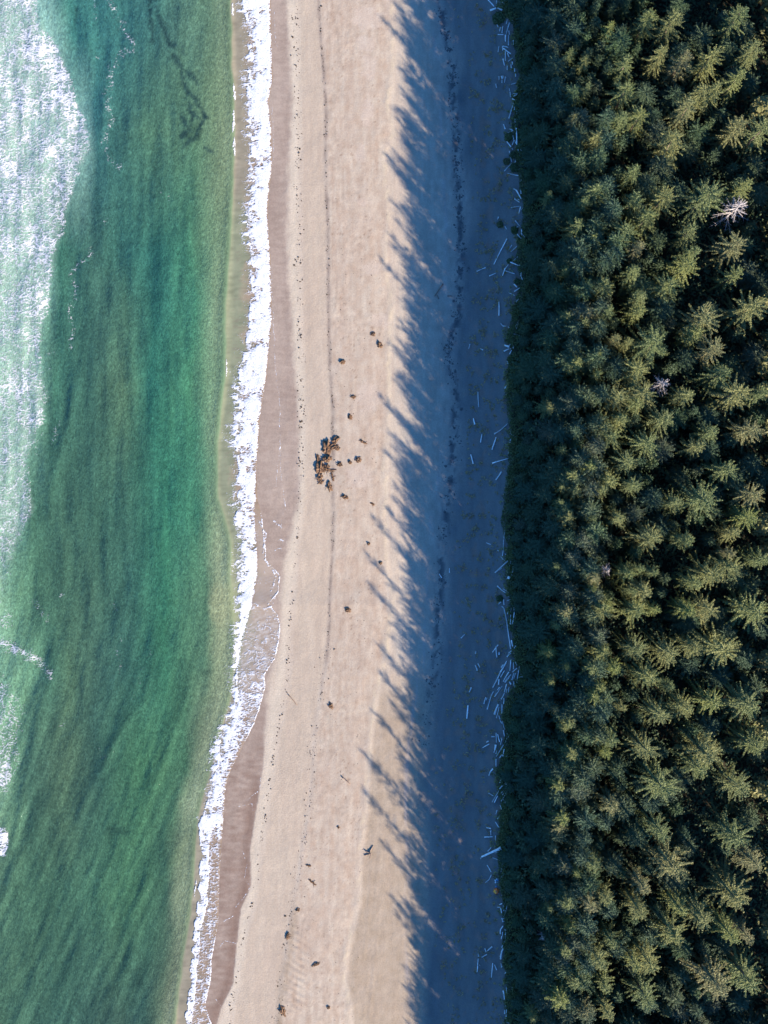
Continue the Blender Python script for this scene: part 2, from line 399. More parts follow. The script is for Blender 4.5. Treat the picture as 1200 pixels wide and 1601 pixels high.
    c = mix(c, kw * low * (0.45 + 0.7 * fbm(x * .3, y * .8, 17, 3)), alb((156, 130, 120))); c = mix(c, kw * 0.6 * kd, alb((146, 118, 107)))
    # sea bed and forest floor
    c = mix(c, sm(w - 5, w - 60, px), alb((120, 130, 95)))
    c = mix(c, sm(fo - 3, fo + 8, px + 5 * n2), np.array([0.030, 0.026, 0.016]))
    c = np.clip(c, 0.008, 0.9)
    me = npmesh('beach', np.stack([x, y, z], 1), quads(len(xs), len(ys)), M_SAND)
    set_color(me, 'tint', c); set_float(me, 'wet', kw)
    tag(obj('beach', me), 'pinkish sand beach rising from the wet strand to the forest floor', 'beach', kind='structure')
build_ground()

# ------------------------------------------------------------------ the sea
RIDGES = [([(150,430),(130,560),(100,680),(82,760),(72,870)], .26), ([(88,950),(78,1060),(55,1150),(34,1250),(10,1400)], .40), ([(235,1075),(185,1150),(150,1215),(110,1330)], .26),
          ([(245,1330),(215,1420),(200,1480)], .24), ([(150,800),(146,900),(134,1050),(126,1150)], .18), ([(120,480),(112,620),(105,700)], .18), ([(300,1290),(270,1340),(240,1400)], .18),
          ([(70,1380),(45,1480),(10,1560)], .26), ([(190,300),(205,420),(200,560)], .12), ([(175,60),(165,160),(150,250)], .2), ([(185,1250),(140,1370),(120,1480)], .18), ([(260,120),(290,260),(285,420)], .10)]
def swell_u(x, y):
    yy = y + 15.0                                          # crests swing round towards the lower left
    return x - 0.46 * np.where(yy < 0, yy * yy / (np.abs(yy) + 45.0) * -1.0, 0.0)
def sea_z(x, y):
    px, py = PX(x), PY(y)
    off = np.clip((LIP(py) - px) / S, -20, 60)
    a = sm(-1, 14, off)
    z = 0.10 * a * (np.sin(x * 0.95 + 0.18 * y + 3.0 * pn(x * 0.05, y * 0.03, 40)) * (0.6 + pn(x * 0.06, y * 0.03, 41))
                    + 0.8 * np.sin(x * 0.55 - 0.22 * y + 2.5 * pn(x * 0.04, y * 0.04, 42)))
    u = swell_u(x, y)
    z = z + a * (0.10 * fbm(x * 0.30, y * 0.22, 43, 2) + 0.26 * pn(u * 0.26, y * 0.035, 45) + 0.15 * pn(u * 0.55, y * 0.08, 46))
    m = (px < 420) & (px > -80) & (np.abs(y) < 150)
    if m.any():
        e = np.zeros(np.shape(x))
        for pts, h in RIDGES:
            d, t = seg_dist(px[m], py[m], pts)
            e[m] += 0.75 * h * np.exp(-(d / 8.0) ** 2) * sm(0, .25, t) * sm(1, .75, t)
        z = z + e
    z = z + 0.30 * np.exp(-((off - 0.6) / 1.1) ** 2) * (0.6 + 0.8 * pn(y * 0.05, x * 0, 44))      # the little shore break
    g = ground_z(x, y)
    edge = (WATER(py) - px) / S
    film = g + 0.035 * sm(-0.2, 0.5, edge) - 0.03 * sm(0.25, -0.25, edge)
    return np.maximum(z, film)

SEA_ROWS = [
 (-60, [(0,(150,188,176)),(60,(140,180,168)),(100,(52,122,112)),(180,(45,110,105)),(250,(48,104,95)),(310,(82,124,100)),(350,(92,126,98))]),
 (60, [(0,(155,192,178)),(80,(135,178,166)),(110,(52,122,112)),(180,(45,110,105)),(250,(48,104,95)),(310,(82,124,100)),(350,(95,128,98))]),
 (200, [(0,(160,196,182)),(130,(125,168,160)),(150,(42,104,102)),(180,(48,106,96)),(230,(62,112,90)),(300,(76,122,94)),(350,(118,142,106))]),
 (400, [(0,(155,195,172)),(75,(125,172,152)),(95,(48,110,92)),(150,(48,100,86)),(200,(42,104,90)),(250,(30,98,86)),(300,(56,124,96)),(340,(106,140,106))]),
 (600, [(0,(140,186,158)),(55,(120,170,145)),(80,(50,108,88)),(140,(44,96,82)),(190,(72,114,86)),(240,(32,104,86)),(300,(60,128,96)),(335,(110,148,112))]),
 (800, [(0,(120,170,140)),(30,(110,160,130)),(50,(52,104,84)),(100,(52,100,80)),(200,(46,100,82)),(260,(40,114,88)),(310,(56,124,95)),(340,(128,150,116))]),
 (930, [(0,(130,172,140)),(30,(96,146,115)),(60,(60,110,86)),(140,(54,100,80)),(200,(44,98,82)),(260,(44,114,86)),(320,(78,124,94)),(350,(150,158,122))]),
 (1040, [(0,(120,168,136)),(50,(90,140,110)),(80,(46,98,80)),(110,(70,112,84)),(150,(50,96,80)),(200,(42,96,82)),(260,(46,112,84)),(320,(74,118,90)),(355,(140,148,112))]),
 (1200, [(0,(120,160,128)),(22,(96,142,110)),(50,(46,92,76)),(100,(70,108,82)),(150,(40,88,74)),(220,(58,116,82)),(290,(56,106,78)),(320,(120,132,104))]),
 (1400, [(0,(60,106,82)),(60,(54,102,78)),(120,(50,100,78)),(200,(60,114,82)),(260,(48,94,74)),(290,(104,122,94))]),
 (1620, [(0,(60,106,82)),(100,(44,92,76)),(180,(48,88,74)),(230,(38,82,72)),(255,(80,110,86)),(275,(132,136,108))]),
 (1800, [(0,(58,104,82)),(100,(44,92,76)),(180,(48,88,74)),(230,(38,82,72)),(255,(80,110,86)),(275,(132,136,108))])]
def sea_tint(px, py):
    cols = []
    for yy, row in SEA_ROWS:
        xx = [r[0] for r in row]; cc = np.array([r[1] for r in row], dtype=float); cc[:, 0] += 26 * (1 - cc[:, 0] / 190); cc[:, 1] += 8; cc[:, 2] += 13; cc = lin(cc)
        cols.append(np.stack([np.interp(px, xx, cc[:, k]) for k in range(3)], 1))
    ysr = [r[0] for r in SEA_ROWS]
    idx = np.clip(np.searchsorted(ysr, py) - 1, 0, len(ysr) - 2)
    t = np.clip((py - np.array(ysr)[idx]) / (np.array(ysr)[idx + 1] - np.array(ysr)[idx]), 0, 1)[:, None]
    A = np.stack(cols, 0); ar = np.arange(len(px))
    return A[idx, ar] * (1 - t) + A[idx + 1, ar] * t
KELP_W = [(236,-20),(248,30),(258,50),(266,72),(285,68),(287,84)], [(232,-20),(236,40),(238,65)], [(272,88),(282,105),(298,118),(308,130)], [(282,110),(290,140),(304,155),(320,182)], [(320,182),(312,200),(305,216),(288,228)], [(296,160),(300,185),(296,205),(284,212)], [(300,176),(316,190),(308,208)], [(282,180),(290,195)],[(322,232),(331,238)]
def build_sea():
    ys = grid_axis(-136, 136, 0.40, 4000)
    us = grid_axis(0, 80, 0.36, 4000); us = us[us > -0.6]                      # metres out from the water's edge
    us = us[::-1]
    U, Y = np.meshgrid(us, ys, indexing='xy'); u = U.ravel(); y = Y.ravel()
    py = PY(y)
    x = WX(WATER(py) + 1.3 * pn(y * 0.35, y * 0 + 2, 50)) - u
    px = PX(x); z = sea_z(x, y)
    pw = px + 10 * fbm(x * 0.06, y * 0.05, 51, 2); pv = py + 25 * fbm(x * 0.06, y * 0.04, 52, 2)
    c = sea_tint(pw, pv)
    n = fbm(x * 0.10, y * 0.05, 53, 4); n2 = fbm(x * 0.35, y * 0.3, 54, 3)
    u = swell_u(x, y); st = fbm(u * 0.30, y * 0.035, 59, 4)
    c = c * (1 + 0.10 * n + 0.10 * n2 + 0.15 * st)[:, None]
    lip = LIP(py) + 3 * pn(y * 0.2, x * 0, 55)
    def mix(c, k, new):
        k = np.clip(k, 0, 1)[:, None]; return c * (1 - k) + np.asarray(new)[None, :] * k
    # milky, sand-laden water before the shore break
    k = sm(lip - 42, lip - 4, px + 10 * n) * (0.30 + 0.5 * sm(700, 1000, py))
    c = mix(c, k * (0.8 + n), lin((152, 168, 140)))
    k = np.exp(-((px - lip + 4) / 3.0) ** 2) * 0.35  # dark shading of the wave lip painted into the water
    c = mix(c, k, lin((70, 100, 86)))
    # swash: thin water over wet sand
    k = sm(lip - 1.5, lip + 3, px)
    c = mix(c, k, lin((162, 166, 142)))
    c = mix(c, k * (sm(360, 280, py) + sm(1000, 1100, py)) * .8, lin((176, 162, 148)))
    k = sm(0, 1, (px - lip) / (WATER(py) - lip + .1))
    c = mix(c, sm(.15, .75, k + .35 * n2) * sm(lip, lip + 4, px), lin((182, 158, 142)))
    sw = sm(lip - 1, lip + 3, px); st = fbm(x * 0.28, y * 1.1, 56, 3)
    c = c * (1 + sw * (0.30 * st + 0.22 * n2))[:, None]
    c = mix(c, sw * 0.5 * sm(.1, .5, st) * sm(lip + 5, lip + 14, px), lin((140, 128, 116)))
    # drifting kelp
    for pts in KELP_W:
        d, t = seg_dist(px, py, pts)
        q = d + 9 * np.abs(fbm(x * 0.7, y * 0.7, 58, 3)) + 4 * n2
        c = mix(c, 0.72 * sm(8.0, 1.5, q), lin((40, 66, 72)))
    for (cx, cy, rx, ry) in ((215, 1530, 16, 28), (185, 1300, 22, 10), (325, 1050, 12, 7), (305, 205, 14, 22), (118, 20, 5, 12)):
        d = np.hypot((px - cx) / rx, (py - cy) / ry) + 0.7 * n2
        c = mix(c, 0.42 * sm(1.2, 0.3, d), lin((40, 66, 62)))
    # milky plume
    d = np.hypot((px - 352) / 28, (py - 945) / 45) + 0.6 * n
    c = mix(c, 0.6 * sm(1.1, 0.4, d), lin((165, 172, 138)))
    c = mix(c, 0.55 * sm(WASH(py) + 4, WASH(py) - 14, px) * sm(960, 800, py), lin((168, 192, 186)))
    fr = FOAM_R(py); film = sm(fr - 1, fr + 3, px) * sm(790, 840, py) * sm(1180, 1140, py)
    fan = fbm(x * 0.45 + y * .35, y * 1.2 - x * .5, 60, 3)
    c = mix(c, film * (0.75 + 0.5 * fan), lin((198, 180, 172)))
    c = mix(c, film * sm(930, 990, py) * sm(-.1, .5, fan) * .7, lin((226, 216, 216)))
    c = np.clip(c / ILL, 0.003, 0.8)
    me = npmesh('sea', np.stack([x, y, z], 1), quads(len(us), len(ys)), M_SEA)
    set_color(me, 'tint', c); set_float(me, 'deep', sm(lip + 2, lip - 8, px))
    tag(obj('sea', me), 'green sea water with swell lines rolling in to the beach', 'sea', kind='structure')
build_sea()

# ------------------------------------------------------------------ foam, as raised lacy sheets of real bubbles-and-gaps geometry
def lace(x, y, seed, fx, fy):
    wx = 0.7 * pn(x * 0.5, y * 0.5, seed + 1); wy = 0.7 * pn(x * 0.5, y * 0.5, seed + 2)
    a = 1 - np.abs(pn((x + wx) * fx, (y + wy) * fy, seed + 3)) * 2.2
    b = 1 - np.abs(pn((x - wy) * fx * 2.1, (y + wx) * fy * 2.1, seed + 4)) * 2.2
    return np.maximum(a, b * 0.92) + 0.25 * pn(x * 2.8, y * 2.8, seed + 5) + 0.22 * pn(x * 0.6, y * 0.6, seed + 6)
def foam_sheet(name, label, x0, x1, y0, y1, step, dens, seed, fx, fy, hgt=0.10, body=1.0):
    xs = np.arange(x0, x1, step); ys = np.arange(y0, y1, step)
    X, Y = np.meshgrid(xs, ys, indexing='xy'); x = X.ravel(); y = Y.ravel()
    d = np.clip(dens(PX(x), PY(y), x, y), 0, 1)
    L = lace(x, y, seed, fx, fy)
    qs = np.quantile(L, np.linspace(0, 1, 101))
    thr = np.interp(1 - d, np.linspace(0, 1, 101), qs)
    f = np.where(d <= 0.004, -1, np.where(d >= 0.995, 1.0, (L - thr) * 2.0))
    Q = quads(len(xs), len(ys))
    keep = f[Q].max(1) > 0.02
    Q = Q[keep]
    used = np.unique(Q); rem = np.zeros(len(x), dtype=np.int64); rem[used] = np.arange(len(used))
    xu, yu, fu, du = x[used], y[used], f[used], d[used]
    z = sea_z(xu, yu) + 0.045 + hgt * np.clip(fu, 0, 1) * (0.5 + du) * (0.8 + 0.6 * pn(xu * 0.6, yu * 0.6, seed + 9))
    me = npmesh(name, np.stack([xu, yu, z], 1), rem[Q], M_FOAM)
    set_float(me, 'thick', np.where(fu > 0, fu * body, fu))
    tag(obj(name, me), label, 'foam', kind='stuff')

SPECKS = [([(165,-10),(182,20),(192,45),(205,65),(212,80),(195,78),(182,92),(174,105),(172,130),(164,150),(170,170),(176,188),(165,205),(164,235),(172,252),(186,262)], 5.0, .36),
          ([(148,0),(144,35)], 3, .3), ([(145,395),(132,408),(114,420),(110,430),(116,445),(114,470),(108,480),(112,505),(113,530),(109,545)], 3.6, .42), ([(150,90),(158,85)], 3, .3),
          ([(92,662),(85,685),(80,690)], 3, .4), ([(68,674),(58,690),(57,710)], 3, .3), ([(188,995),(182,1020),(188,1040),(182,1060)], 4, .12), ([(232,1020),(222,1045),(212,1090)], 5, .10),
          ([(170,935),(180,950)], 5, .12), ([(95,925),(100,945)], 5, .16), ([(50,940),(62,955),(72,965)], 5, .25), ([(165,345),(172,350)], 6, .12), ([(240,295),(260,305)], 8, .08), ([(95,1135),(100,1130)], 3, .3), ([(72,553),(84,552)], 2, .4), ([(72,577),(80,576)], 2, .4),
          ([(130,385),(140,390)], 5, .2), ([(155,1165),(160,1185),(172,1180)], 4, .10)]
LIPS = [([(363,2),(364,28)], 1.6), ([(365,128),(367,160)], 1.8), ([(366,168),(364,210)], 2.0), ([(365,212),(367,246)], 2.4), ([(371,1000),(370,1060),(366,1110)], 1.4), ([(330,1235),(312,1296)], 1.5), ([(308,1370),(303,1405)], 1.2), ([(354,555),(354,590)], 0.9)]
def dens_left(px, py, x, y):
    wb = WASH(py) + 9 * fbm(x * 0.16, y * 0.16, 71, 3) + 4 * pn(x * 0.9, y * 0.9, 72)
    d = sm(wb + 3, wb - 5, px) * (0.66 + 0.12 * np.exp(-((px - wb + 20) / 22) ** 2) * sm(330, 200, py) + 0.40 * fbm(x * 0.10, y * 0.14, 73, 3) - 0.16 * sm(380, 800, py) - .22 * sm(800, 930, py))
    k, t = seg_dist(px, py, [(-30,985),(0,1004),(30,1016),(55,1030),(72,1046),(80,1060)])
    d = np.maximum(d, (0.85 - 0.3 * t) * np.exp(-(k / (9.5 - 4.5 * t)) ** 2) * sm(-25, -5, px + 20))
    k, t = seg_dist(px, py, [(-10,1075),(10,1110),(8,1160),(-5,1225)])
    d = np.maximum(d, 0.52 * sm(34, 8, k + 10 * fbm(x * .15, y * .15, 75, 3)))
    k = np.hypot((px - 4) / 15, (py - 1213) / 17); d = np.maximum(d, 0.75 * sm(1.15, .7, k + .4 * pn(x * .4, y * .4, 7)))
    k = np.hypot((px + 2) / 17, (py - 1315) / 26); d = np.maximum(d, 0.92 * sm(1.1, .85, k + .3 * pn(x * .5, y * .5, 8)))
    k = np.hypot((px - 2) / 20, (py - 968) / 16); d = np.maximum(d, 0.5 * sm(1.2, .4, k))
    for pts, w, dd in SPECKS:
        k, t = seg_dist(px + 5 * pn(x * .5, y * .5, 9), py + 5 * pn(x * .5, y * .5, 10), pts)
        d = np.maximum(d, dd * np.exp(-(k / w) ** 2) * (k < 2.2 * w))
    return d
foam_sheet('wave_foam', 'lacy white foam of the spent breaker at the sea side', WX(-45), WX(300), WY(1345), WY(-40), 0.16, dens_left, 100, 0.60, 1.25, hgt=0.05, body=0.68)
def dens_shore(px, py, x, y):
    j = fbm(x * 0.35, y * 0.35, 81, 3)
    l, r, w = FOAM_L(py) + 5 * j, FOAM_R(py) + 1.3 * pn(y * 0.45, x * 0, 82), WATER(py) + 1.3 * pn(y * 0.35, y * 0 + 2, 50)
    inside = (px > l) & (px < r)
    rag = sm(.05, .5, fbm(x * 0.22, y * 0.22, 92, 3))
    d = np.where(inside, 1.0 - 0.22 * rag - 0.36 * sm(l + 11, l, px) * sm(-.2, .4, j), 0.0)
    d = np.where(inside, d * (1 - 0.30 * sm(r - 4, r, px)), d)
    # holes in the band low on the beach where the sheet is torn
    torn = sm(1280, 1330, py)
    mid = l + (r - l) * (0.42 + .25 * pn(y * .06, x * 0, 85))
    d = np.where(inside & (px > mid), d * (1 - torn * 0.42), d)
    torn2 = sm(1095, 1120, py) * sm(1290, 1200, py) * sm(l + 6, r, px)
    d = np.where(inside, d * (1 - .25 * torn2 * (py < 1280)), d)
    # streaky lace drawn out to sea
    back = 19 + 16 * fbm(y * 0.10, x * 0 + 1.3, 83, 2)
    lace_l = 0.80 * sm(l - back, l, px) * (px <= l) * (1 - 0.45 * sm(380, 480, py) * sm(620, 560, py)) * sm(1330, 1200, py)
    d = np.maximum(d, lace_l * (0.5 + 0.9 * sm(-.2, .4, pn(y * 0.8, x * 0.15, 84))))
    # thin runs of foam up the wet sand
    film = (px >= r) & (px < w)
    dd = 0.34 + 0.35 * sm(1010, 1100, py) * sm(1160, 1120, py) + 0.3 * fbm(x * .2, y * .2, 86, 2)
    dd = dd * sm(785, 830, py) * (0.35 + 0.65 * sm(930, 990, py)) + 0.30 * sm(1430, 1480, py)
    d = np.where(film, np.maximum(d, dd), d)
    rim = np.exp(-((px - w + 1.2) / 1.1) ** 2) * sm(795, 815, py) * (sm(1170, 1150, py) + sm(1440, 1460, py))
    d = np.maximum(d, np.where(px < w + .6, rim * 0.95, 0))
    for pts, ww in (([(405,818),(416,835),(410,870),(425,890),(432,900),(424,925)], 1.2), ([(395,942),(412,952),(424,948),(434,925)], 1.0), ([(374,1030),(398,1010),(405,1040),(403,1055),(413,1056)], 1.0), ([(428,815),(440,824)], 1.6), ([(434,845),(445,844)], 1.4), ([(431,860),(440,858)], 1.2)):
        k, t = seg_dist(px, py + 3 * pn(x, y, 87), pts); d = np.maximum(d, 0.8 * np.exp(-(k / ww) ** 2))
    for pts, ww in LIPS:
        k, t = seg_dist(px + 1.5 * pn(y * .8, x * .2, 88), py, pts); d = np.maximum(d, np.where(k < (.75 * ww * (1 + pn(y * 1.1, x * .3, 90))) * sm(0, .3, t) * sm(1, .7, t) + .1, 0.9, 0))
    return d
foam_sheet('surf_foam', 'bright white surf foam running up the wet sand', WX(265), WX(452), WY(1660), WY(-60), 0.18, dens_shore, 200, 0.50, 1.5, hgt=0.06)
# faint dried swash marks: thin foam threads left on the wet sand
def dens_threads(px, py, x, y):
    d = np.zeros(np.shape(px))
    for pts in ([(428,20),(430,60),(434,75)], [(424,160),(428,220),(426,262)], [(424,410),(428,520),(430,570),(436,620),(438,690),(440,740),(447,800)], [(438,690),(432,760)], [(442,800),(438,825)],
                [(372,1260),(394,1256),(396,1266)], [(408,1205),(405,1235),(385,1252)], [(379,1330),(386,1350),(382,1372),(392,1384),(380,1405),(366,1420)], [(350,1440),(366,1430)], [(344,1480),(352,1470),(369,1474)], [(336,1560),(345,1572)]):
        k, t = seg_dist(px + 2.5 * pn(x * .4, y * .4, 89), py, pts); d = np.maximum(d, np.where(k < 0.55, 0.7, 0))
    return d

foam_sheet('swash_marks', 'thin pale swash lines left on the wet sand', WX(335), WX(452), WY(1601), WY(-10), 0.16, dens_threads, 300, 0.9, 0.9, hgt=0.01)

# ------------------------------------------------------------------ prototypes of the trees
class MB:
    def __init__(s): s.V = []; s.F = []
    def quad(s, a, b, c, d):
        i = len(s.V); s.V += [tuple(a), tuple(b), tuple(c), tuple(d)]; s.F.append((i, i + 1, i + 2, i + 3))
    def tube(s, pts, rad, n=6, cap=True):
        i0 = len(s.V)
        for k, p in enumerate(pts):
            p = Vector(p)
            a = Vector(pts[max(k - 1, 0)]); b = Vector(pts[min(k + 1, len(pts) - 1)])
            t = (b - a).normalized(); u = t.cross(Vector((0.13, 0.31, 0.94)));
            if u.length < 1e-3: u = t.cross(Vector((1, 0, 0)))
            u.normalize(); v = t.cross(u)
            for j in range(n):
                an = 2 * math.pi * j / n
                q = p + (u * math.cos(an) + v * math.sin(an)) * rad[k]
                s.V.append(tuple(q))
        for k in range(len(pts) - 1):
            for j in range(n):
                a = i0 + k * n + j; b = i0 + k * n + (j + 1) % n
                s.F.append((a, b, b + n, a + n))
        if cap:
            s.F.append(tuple(i0 + j for j in range(n))[::-1]); e = i0 + (len(pts) - 1) * n
            s.F.append(tuple(e + j for j in range(n)))
    def build(s, name, mat, smooth=False): return mesh(name, s.V, s.F, mat, smooth)

def spruce_meshes(seed, h, rmax, base=0.25, step=0.55, per=6, tw=0.46, twl=0.24, wid=0.17, blunt=0.75, twigstep=0.24, mat=None):
    """trunk and crown of a spruce of height h: whorls of drooping branches fringed with twigs"""
    r = random.Random(seed); t = MB()
    lean = Vector((r.uniform(-.02, .02), r.uniform(-.02, .02), 0))
    t.tube([Vector((0, 0, -0.4)), lean * h * .3 + Vector((0, 0, h * .3)), lean * h * .7 + Vector((0, 0, h * .7)), lean * h + Vector((0, 0, h * 0.985))], [h * .017, h * .013, h * .007, 0.02], 7)
    c = MB(); z = h * 0.985; k = 0; asym = r.uniform(0, 6.28)
    while z > h * base:
        f = (h - z) / (h * (1 - base))                    # 0 at the tip, 1 at the crown base
        Rz = rmax * (f ** blunt) * (1 - 0.22 * max(0, f - .75) / .25) + 0.25
        n = per if f > 0.08 else 4
        for j in range(n):
            a = 2 * math.pi * (j + r.uniform(-.32, .32)) / n + k * 1.1
            L = Rz * r.uniform(0.50, 1.28) * (1 + 0.15 * math.cos(a - asym))
            if r.random() < 0.07: continue
            up = 0.75 - 1.25 * min(1, f * 1.6) + r.uniform(-.12, .12)
            d = Vector((math.cos(a), math.sin(a), 0)); side = Vector((-d.y, d.x, 0))
            p0 = lean * z + Vector((0, 0, z + r.uniform(-.25, .25)))
            def P(s):
                return p0 + d * (L * s) + side * (bend * L * s * s) + Vector((0, 0, L * (up * s - 0.30 * s * s + 0.16 * s ** 4)))
            bend = r.uniform(-.12, .12)
            m = max(3, int(L / twigstep)); q0 = P(0)
            q = P(1.0); w = 0.05                             # the branch itself
            qm = P(0.5)
            c.quad(q0 - side * w, qm - side * w, qm + side * w, q0 + side * w)
            c.quad(qm - side * w, q - side * .02, q + side * .02, qm + side * w)
            for i in range(m):
                s = (i + 0.6 + r.uniform(-.3, .3)) / m
                if s < 0.16 and L > 1.5: continue
                b = P(s); tl = (tw + twl * L * 0.16) * (1.05 - 0.55 * s) * r.uniform(.7, 1.25)
                for sg in (-1, 1):
                    dv = (d * r.uniform(.55, 1.0) + side * sg * r.uniform(.6, 1.0)).normalized()
                    dv.z = r.uniform(-.55, .12); dv.normalize()
                    e = b + dv * tl
                    nn = dv.cross(Vector((r.uniform(-.9, .9), r.uniform(-.9, .9), 1))).normalized() * wid * r.uniform(.7, 1.2) * .5
                    mid = b + dv * tl * .45
                    c.quad(b, mid - nn, e, mid + nn)
                if r.random() < .55:                         # hanging twig or tuft on top
                    dv = (d * r.uniform(.2, .9) + Vector((0, 0, r.choice((-.9, .5))))).normalized()
                    nn = side * wid * .5; mid = b + dv * tl * .4
                    c.quad(b, mid - nn, b + dv * tl * .85, mid + nn)
        z -= step * (0.45 + 0.75 * f) * r.uniform(.85, 1.15); k += 1
    for j in range(5):                                       # leader
        a = j * 1.26; dv = Vector((math.cos(a) * .25, math.sin(a) * .25, 1)).normalized()
        b = lean * h + Vector((0, 0, h * .96)); nn = Vector((-dv.y, dv.x, 0)).normalized() * .06
        c.quad(b, b + dv * .35 - nn, b + dv * .9, b + dv * .35 + nn)
    return t, c

# ------------------------------------------------------------------ tree positions
TREES = []      # (base x, base y, height, crown radius, kind)
def add_tip(px, py, h, rad, kind):
    """a tree whose tip stands over this spot of the aerial picture"""
    k = (H - h - 1.8) / H
    TREES.append((WX(px) * k, WY(py) * k, h, rad, kind))
F1 = "505,105,s 670,60,m 790,60,L 1080,40,L 740,215,m 575,260,m 835,240,m 960,230,L 1160,200,L 325,220,s 580,380,L 640,490,L 860,460,L 1085,540,L 400,380,s 345,520,s 800,600,L 450,610,m 615,740,m 750,860,L 945,850,X 1120,810,m 230,865,s 615,870,m 670,960,m 570,1030,L 630,1090,m 430,1060,m 870,1010,m 880,1110,m 1080,1080,L 980,370,m 1080,320,m 390,250,s 560,520,m 1190,560,L 905,390,m"
F2 = "850,30,L 770,110,L 620,60,m 1075,70,m 650,170,m 640,230,m 1140,220,X 920,270,X 900,345,m 980,410,L 705,390,X 1020,520,L 585,380,s 525,360,s 310,270,m 300,55,s 385,290,s 495,235,m 635,500,L 660,600,L 530,630,L 860,610,m 1080,610,X 1180,610,m 755,730,L 680,830,L 1140,770,L 510,800,L 560,720,m 590,920,L 420,940,m 900,850,m 970,780,m 1040,950,L 610,1020,m 350,1040,m 290,1030,s 280,1100,s 470,1050,m 810,1100,m 925,1090,X 290,860,s 230,670,m 450,430,s 450,520,s 1150,1060,L"
F3 = "310,15,m 420,30,s 550,30,m 700,120,L 860,130,m 1070,100,m 1130,25,L 1050,185,s 265,245,s 640,260,s 700,275,s 960,280,L 885,320,m 1055,250,L 430,310,s 420,355,s 465,440,L 625,440,L 670,360,m 610,360,s 715,440,s 950,440,L 870,450,m 1150,440,X 260,510,s 230,640,m 470,620,m 625,630,L 780,640,L 880,600,m 1010,630,X 300,690,s 525,700,m 240,760,s 670,750,L 460,790,m 475,835,s 780,790,s 730,920,L 850,890,L 975,870,L 1140,880,X 330,930,s 290,970,s 440,1020,s 670,1070,L 480,1085,s 950,1090,X 1160,1060,L 560,880,s 1190,220,m 260,890,s"
F4 = "740,90,X 920,20,L 1085,100,L 275,260,m 520,170,m 740,300,L 780,460,X 1070,330,X 1160,450,L 1070,600,X 930,690,L 660,560,m 255,380,s 285,440,m 440,440,m 345,480,s 640,650,m 820,650,m 800,780,L 1050,770,L 690,900,L 670,1050,L 360,970,L 490,1000,m 330,730,m 230,640,s 510,790,m 1000,1010,X 1140,980,X 490,1120,m 380,1100,m 160,1130,s 1130,780,m 620,900,m"
RAD = {'s': 2.4, 'm': 3.5, 'L': 5.3, 'X': 6.9}
for blk, y0 in ((F1, 0), (F2, 400), (F3, 800), (F4, 1200)):
    for t in blk.split():
        a, b, k = t.split(','); px = 780 + float(a) / 2.857; py = y0 + float(b) / 2.857
        h = np.interp(px, [830, 870, 920, 1000, 1200], [20, 24.5, 28.5, 31, 32]) + {'s': -2.2, 'm': -.5, 'L': .8, 'X': 2.2}[k] + R.uniform(-.9, .9)
        h = min(float(h), 0.0919 * (600 + (px - 600) * 0.943 - 632) + R.uniform(-1.2, 0.8))
        add_tip(px, py, h, RAD[k] * R.uniform(.92, 1.08), 'tall')
SPIKES = [(606,-45),(602,36),(629,111),(627,172),(604,246),(656,258),(627,324),(610,369),(593,407),(640,507),(612,537),(625,587),(595,616),(612,676),(600,704),(617,760),(602,792),(582,804),(572,868),(578,914),(614,995),(593,1010),(595,1051),(610,1096),(584,1115),(574,1175),(567,1232),(593,1309),(610,1397),(617,1425),(634,1506),(636,1560),(615,5)]
TANE = math.tan(SUN_EL)
for (sx, sy) in SPIKES:
    h = R.uniform(24.0, 29.0)
    gz = 1.4; L = (h + 2.2 - gz) / TANE
    TREES.append((WX(sx) + L * SX, WY(sy) + L * SY, h, R.uniform(3.3, 4.2), 'tall'))
SNAGS = [(1160, 318, 29, 5.2), (1040, 598, 23, 3.4), (951, 892, 20, 2.2), (892, 1424, 17, 1.6), (930, 1458, 14, 1.4), (850, 1470, 12, 1.5), (890, 1190, 16, 1.6)]
for (a, b, h, r_) in SNAGS:
    k = (H - h - 1.8) / H; TREES.append((WX(a) * k, WY(b) * k, h, r_, 'snag'))
def ok(x, y, dmin):
    for t in TREES:
        if (t[0] - x) ** 2 + (t[1] - y) ** 2 < (dmin + 0.25 * t[3]) ** 2: return False
    return True
n_f = 0; tries = 0
for i in range(168):                                     # the closed front of the tall canopy
    ty = -138 + i * 1.72 + R.uniform(-.5, .5); tx = (672, 650, 650)[i % 3] + R.uniform(-7, 7)
    fo_px = float(FOREST(PY(ty - 45)))
    bpx = fo_px + (58, 86, 116)[i % 3] + R.uniform(-10, 10)
    h = 0.0919 * (bpx - tx); L = (bpx - tx) / S / SX
    TREES.append((WX(bpx), ty + L * SY, h, R.uniform(3.5, 4.3), 'fill')); n_f += 1
while n_f < 300 and tries < 20000:                       # rounder shaded conifers closing the canopy between the sunlit ones
    tries += 1
    y = R.uniform(-138, 138); fx = WX(float(FOREST(PY(y))))
    x = fx + (R.uniform(3, 14) if n_f < 200 else R.uniform(18, 62))
    if x < 94 and ok(x, y, 2.9):
        h = min(0.0919 * (PX(x) - 700) - R.uniform(0, 3.2), float(np.interp(PX(x), [900, 980, 1060], [23.5, 20.5, 16.5])) - R.uniform(0, 4.5))
        h = min(h, 7.5 + (x - fx) * 1.7)
        TREES.append((x, y, h, R.uniform(3.3, 4.6), 'fill')); n_f += 1
n_y = 0; tries = 0
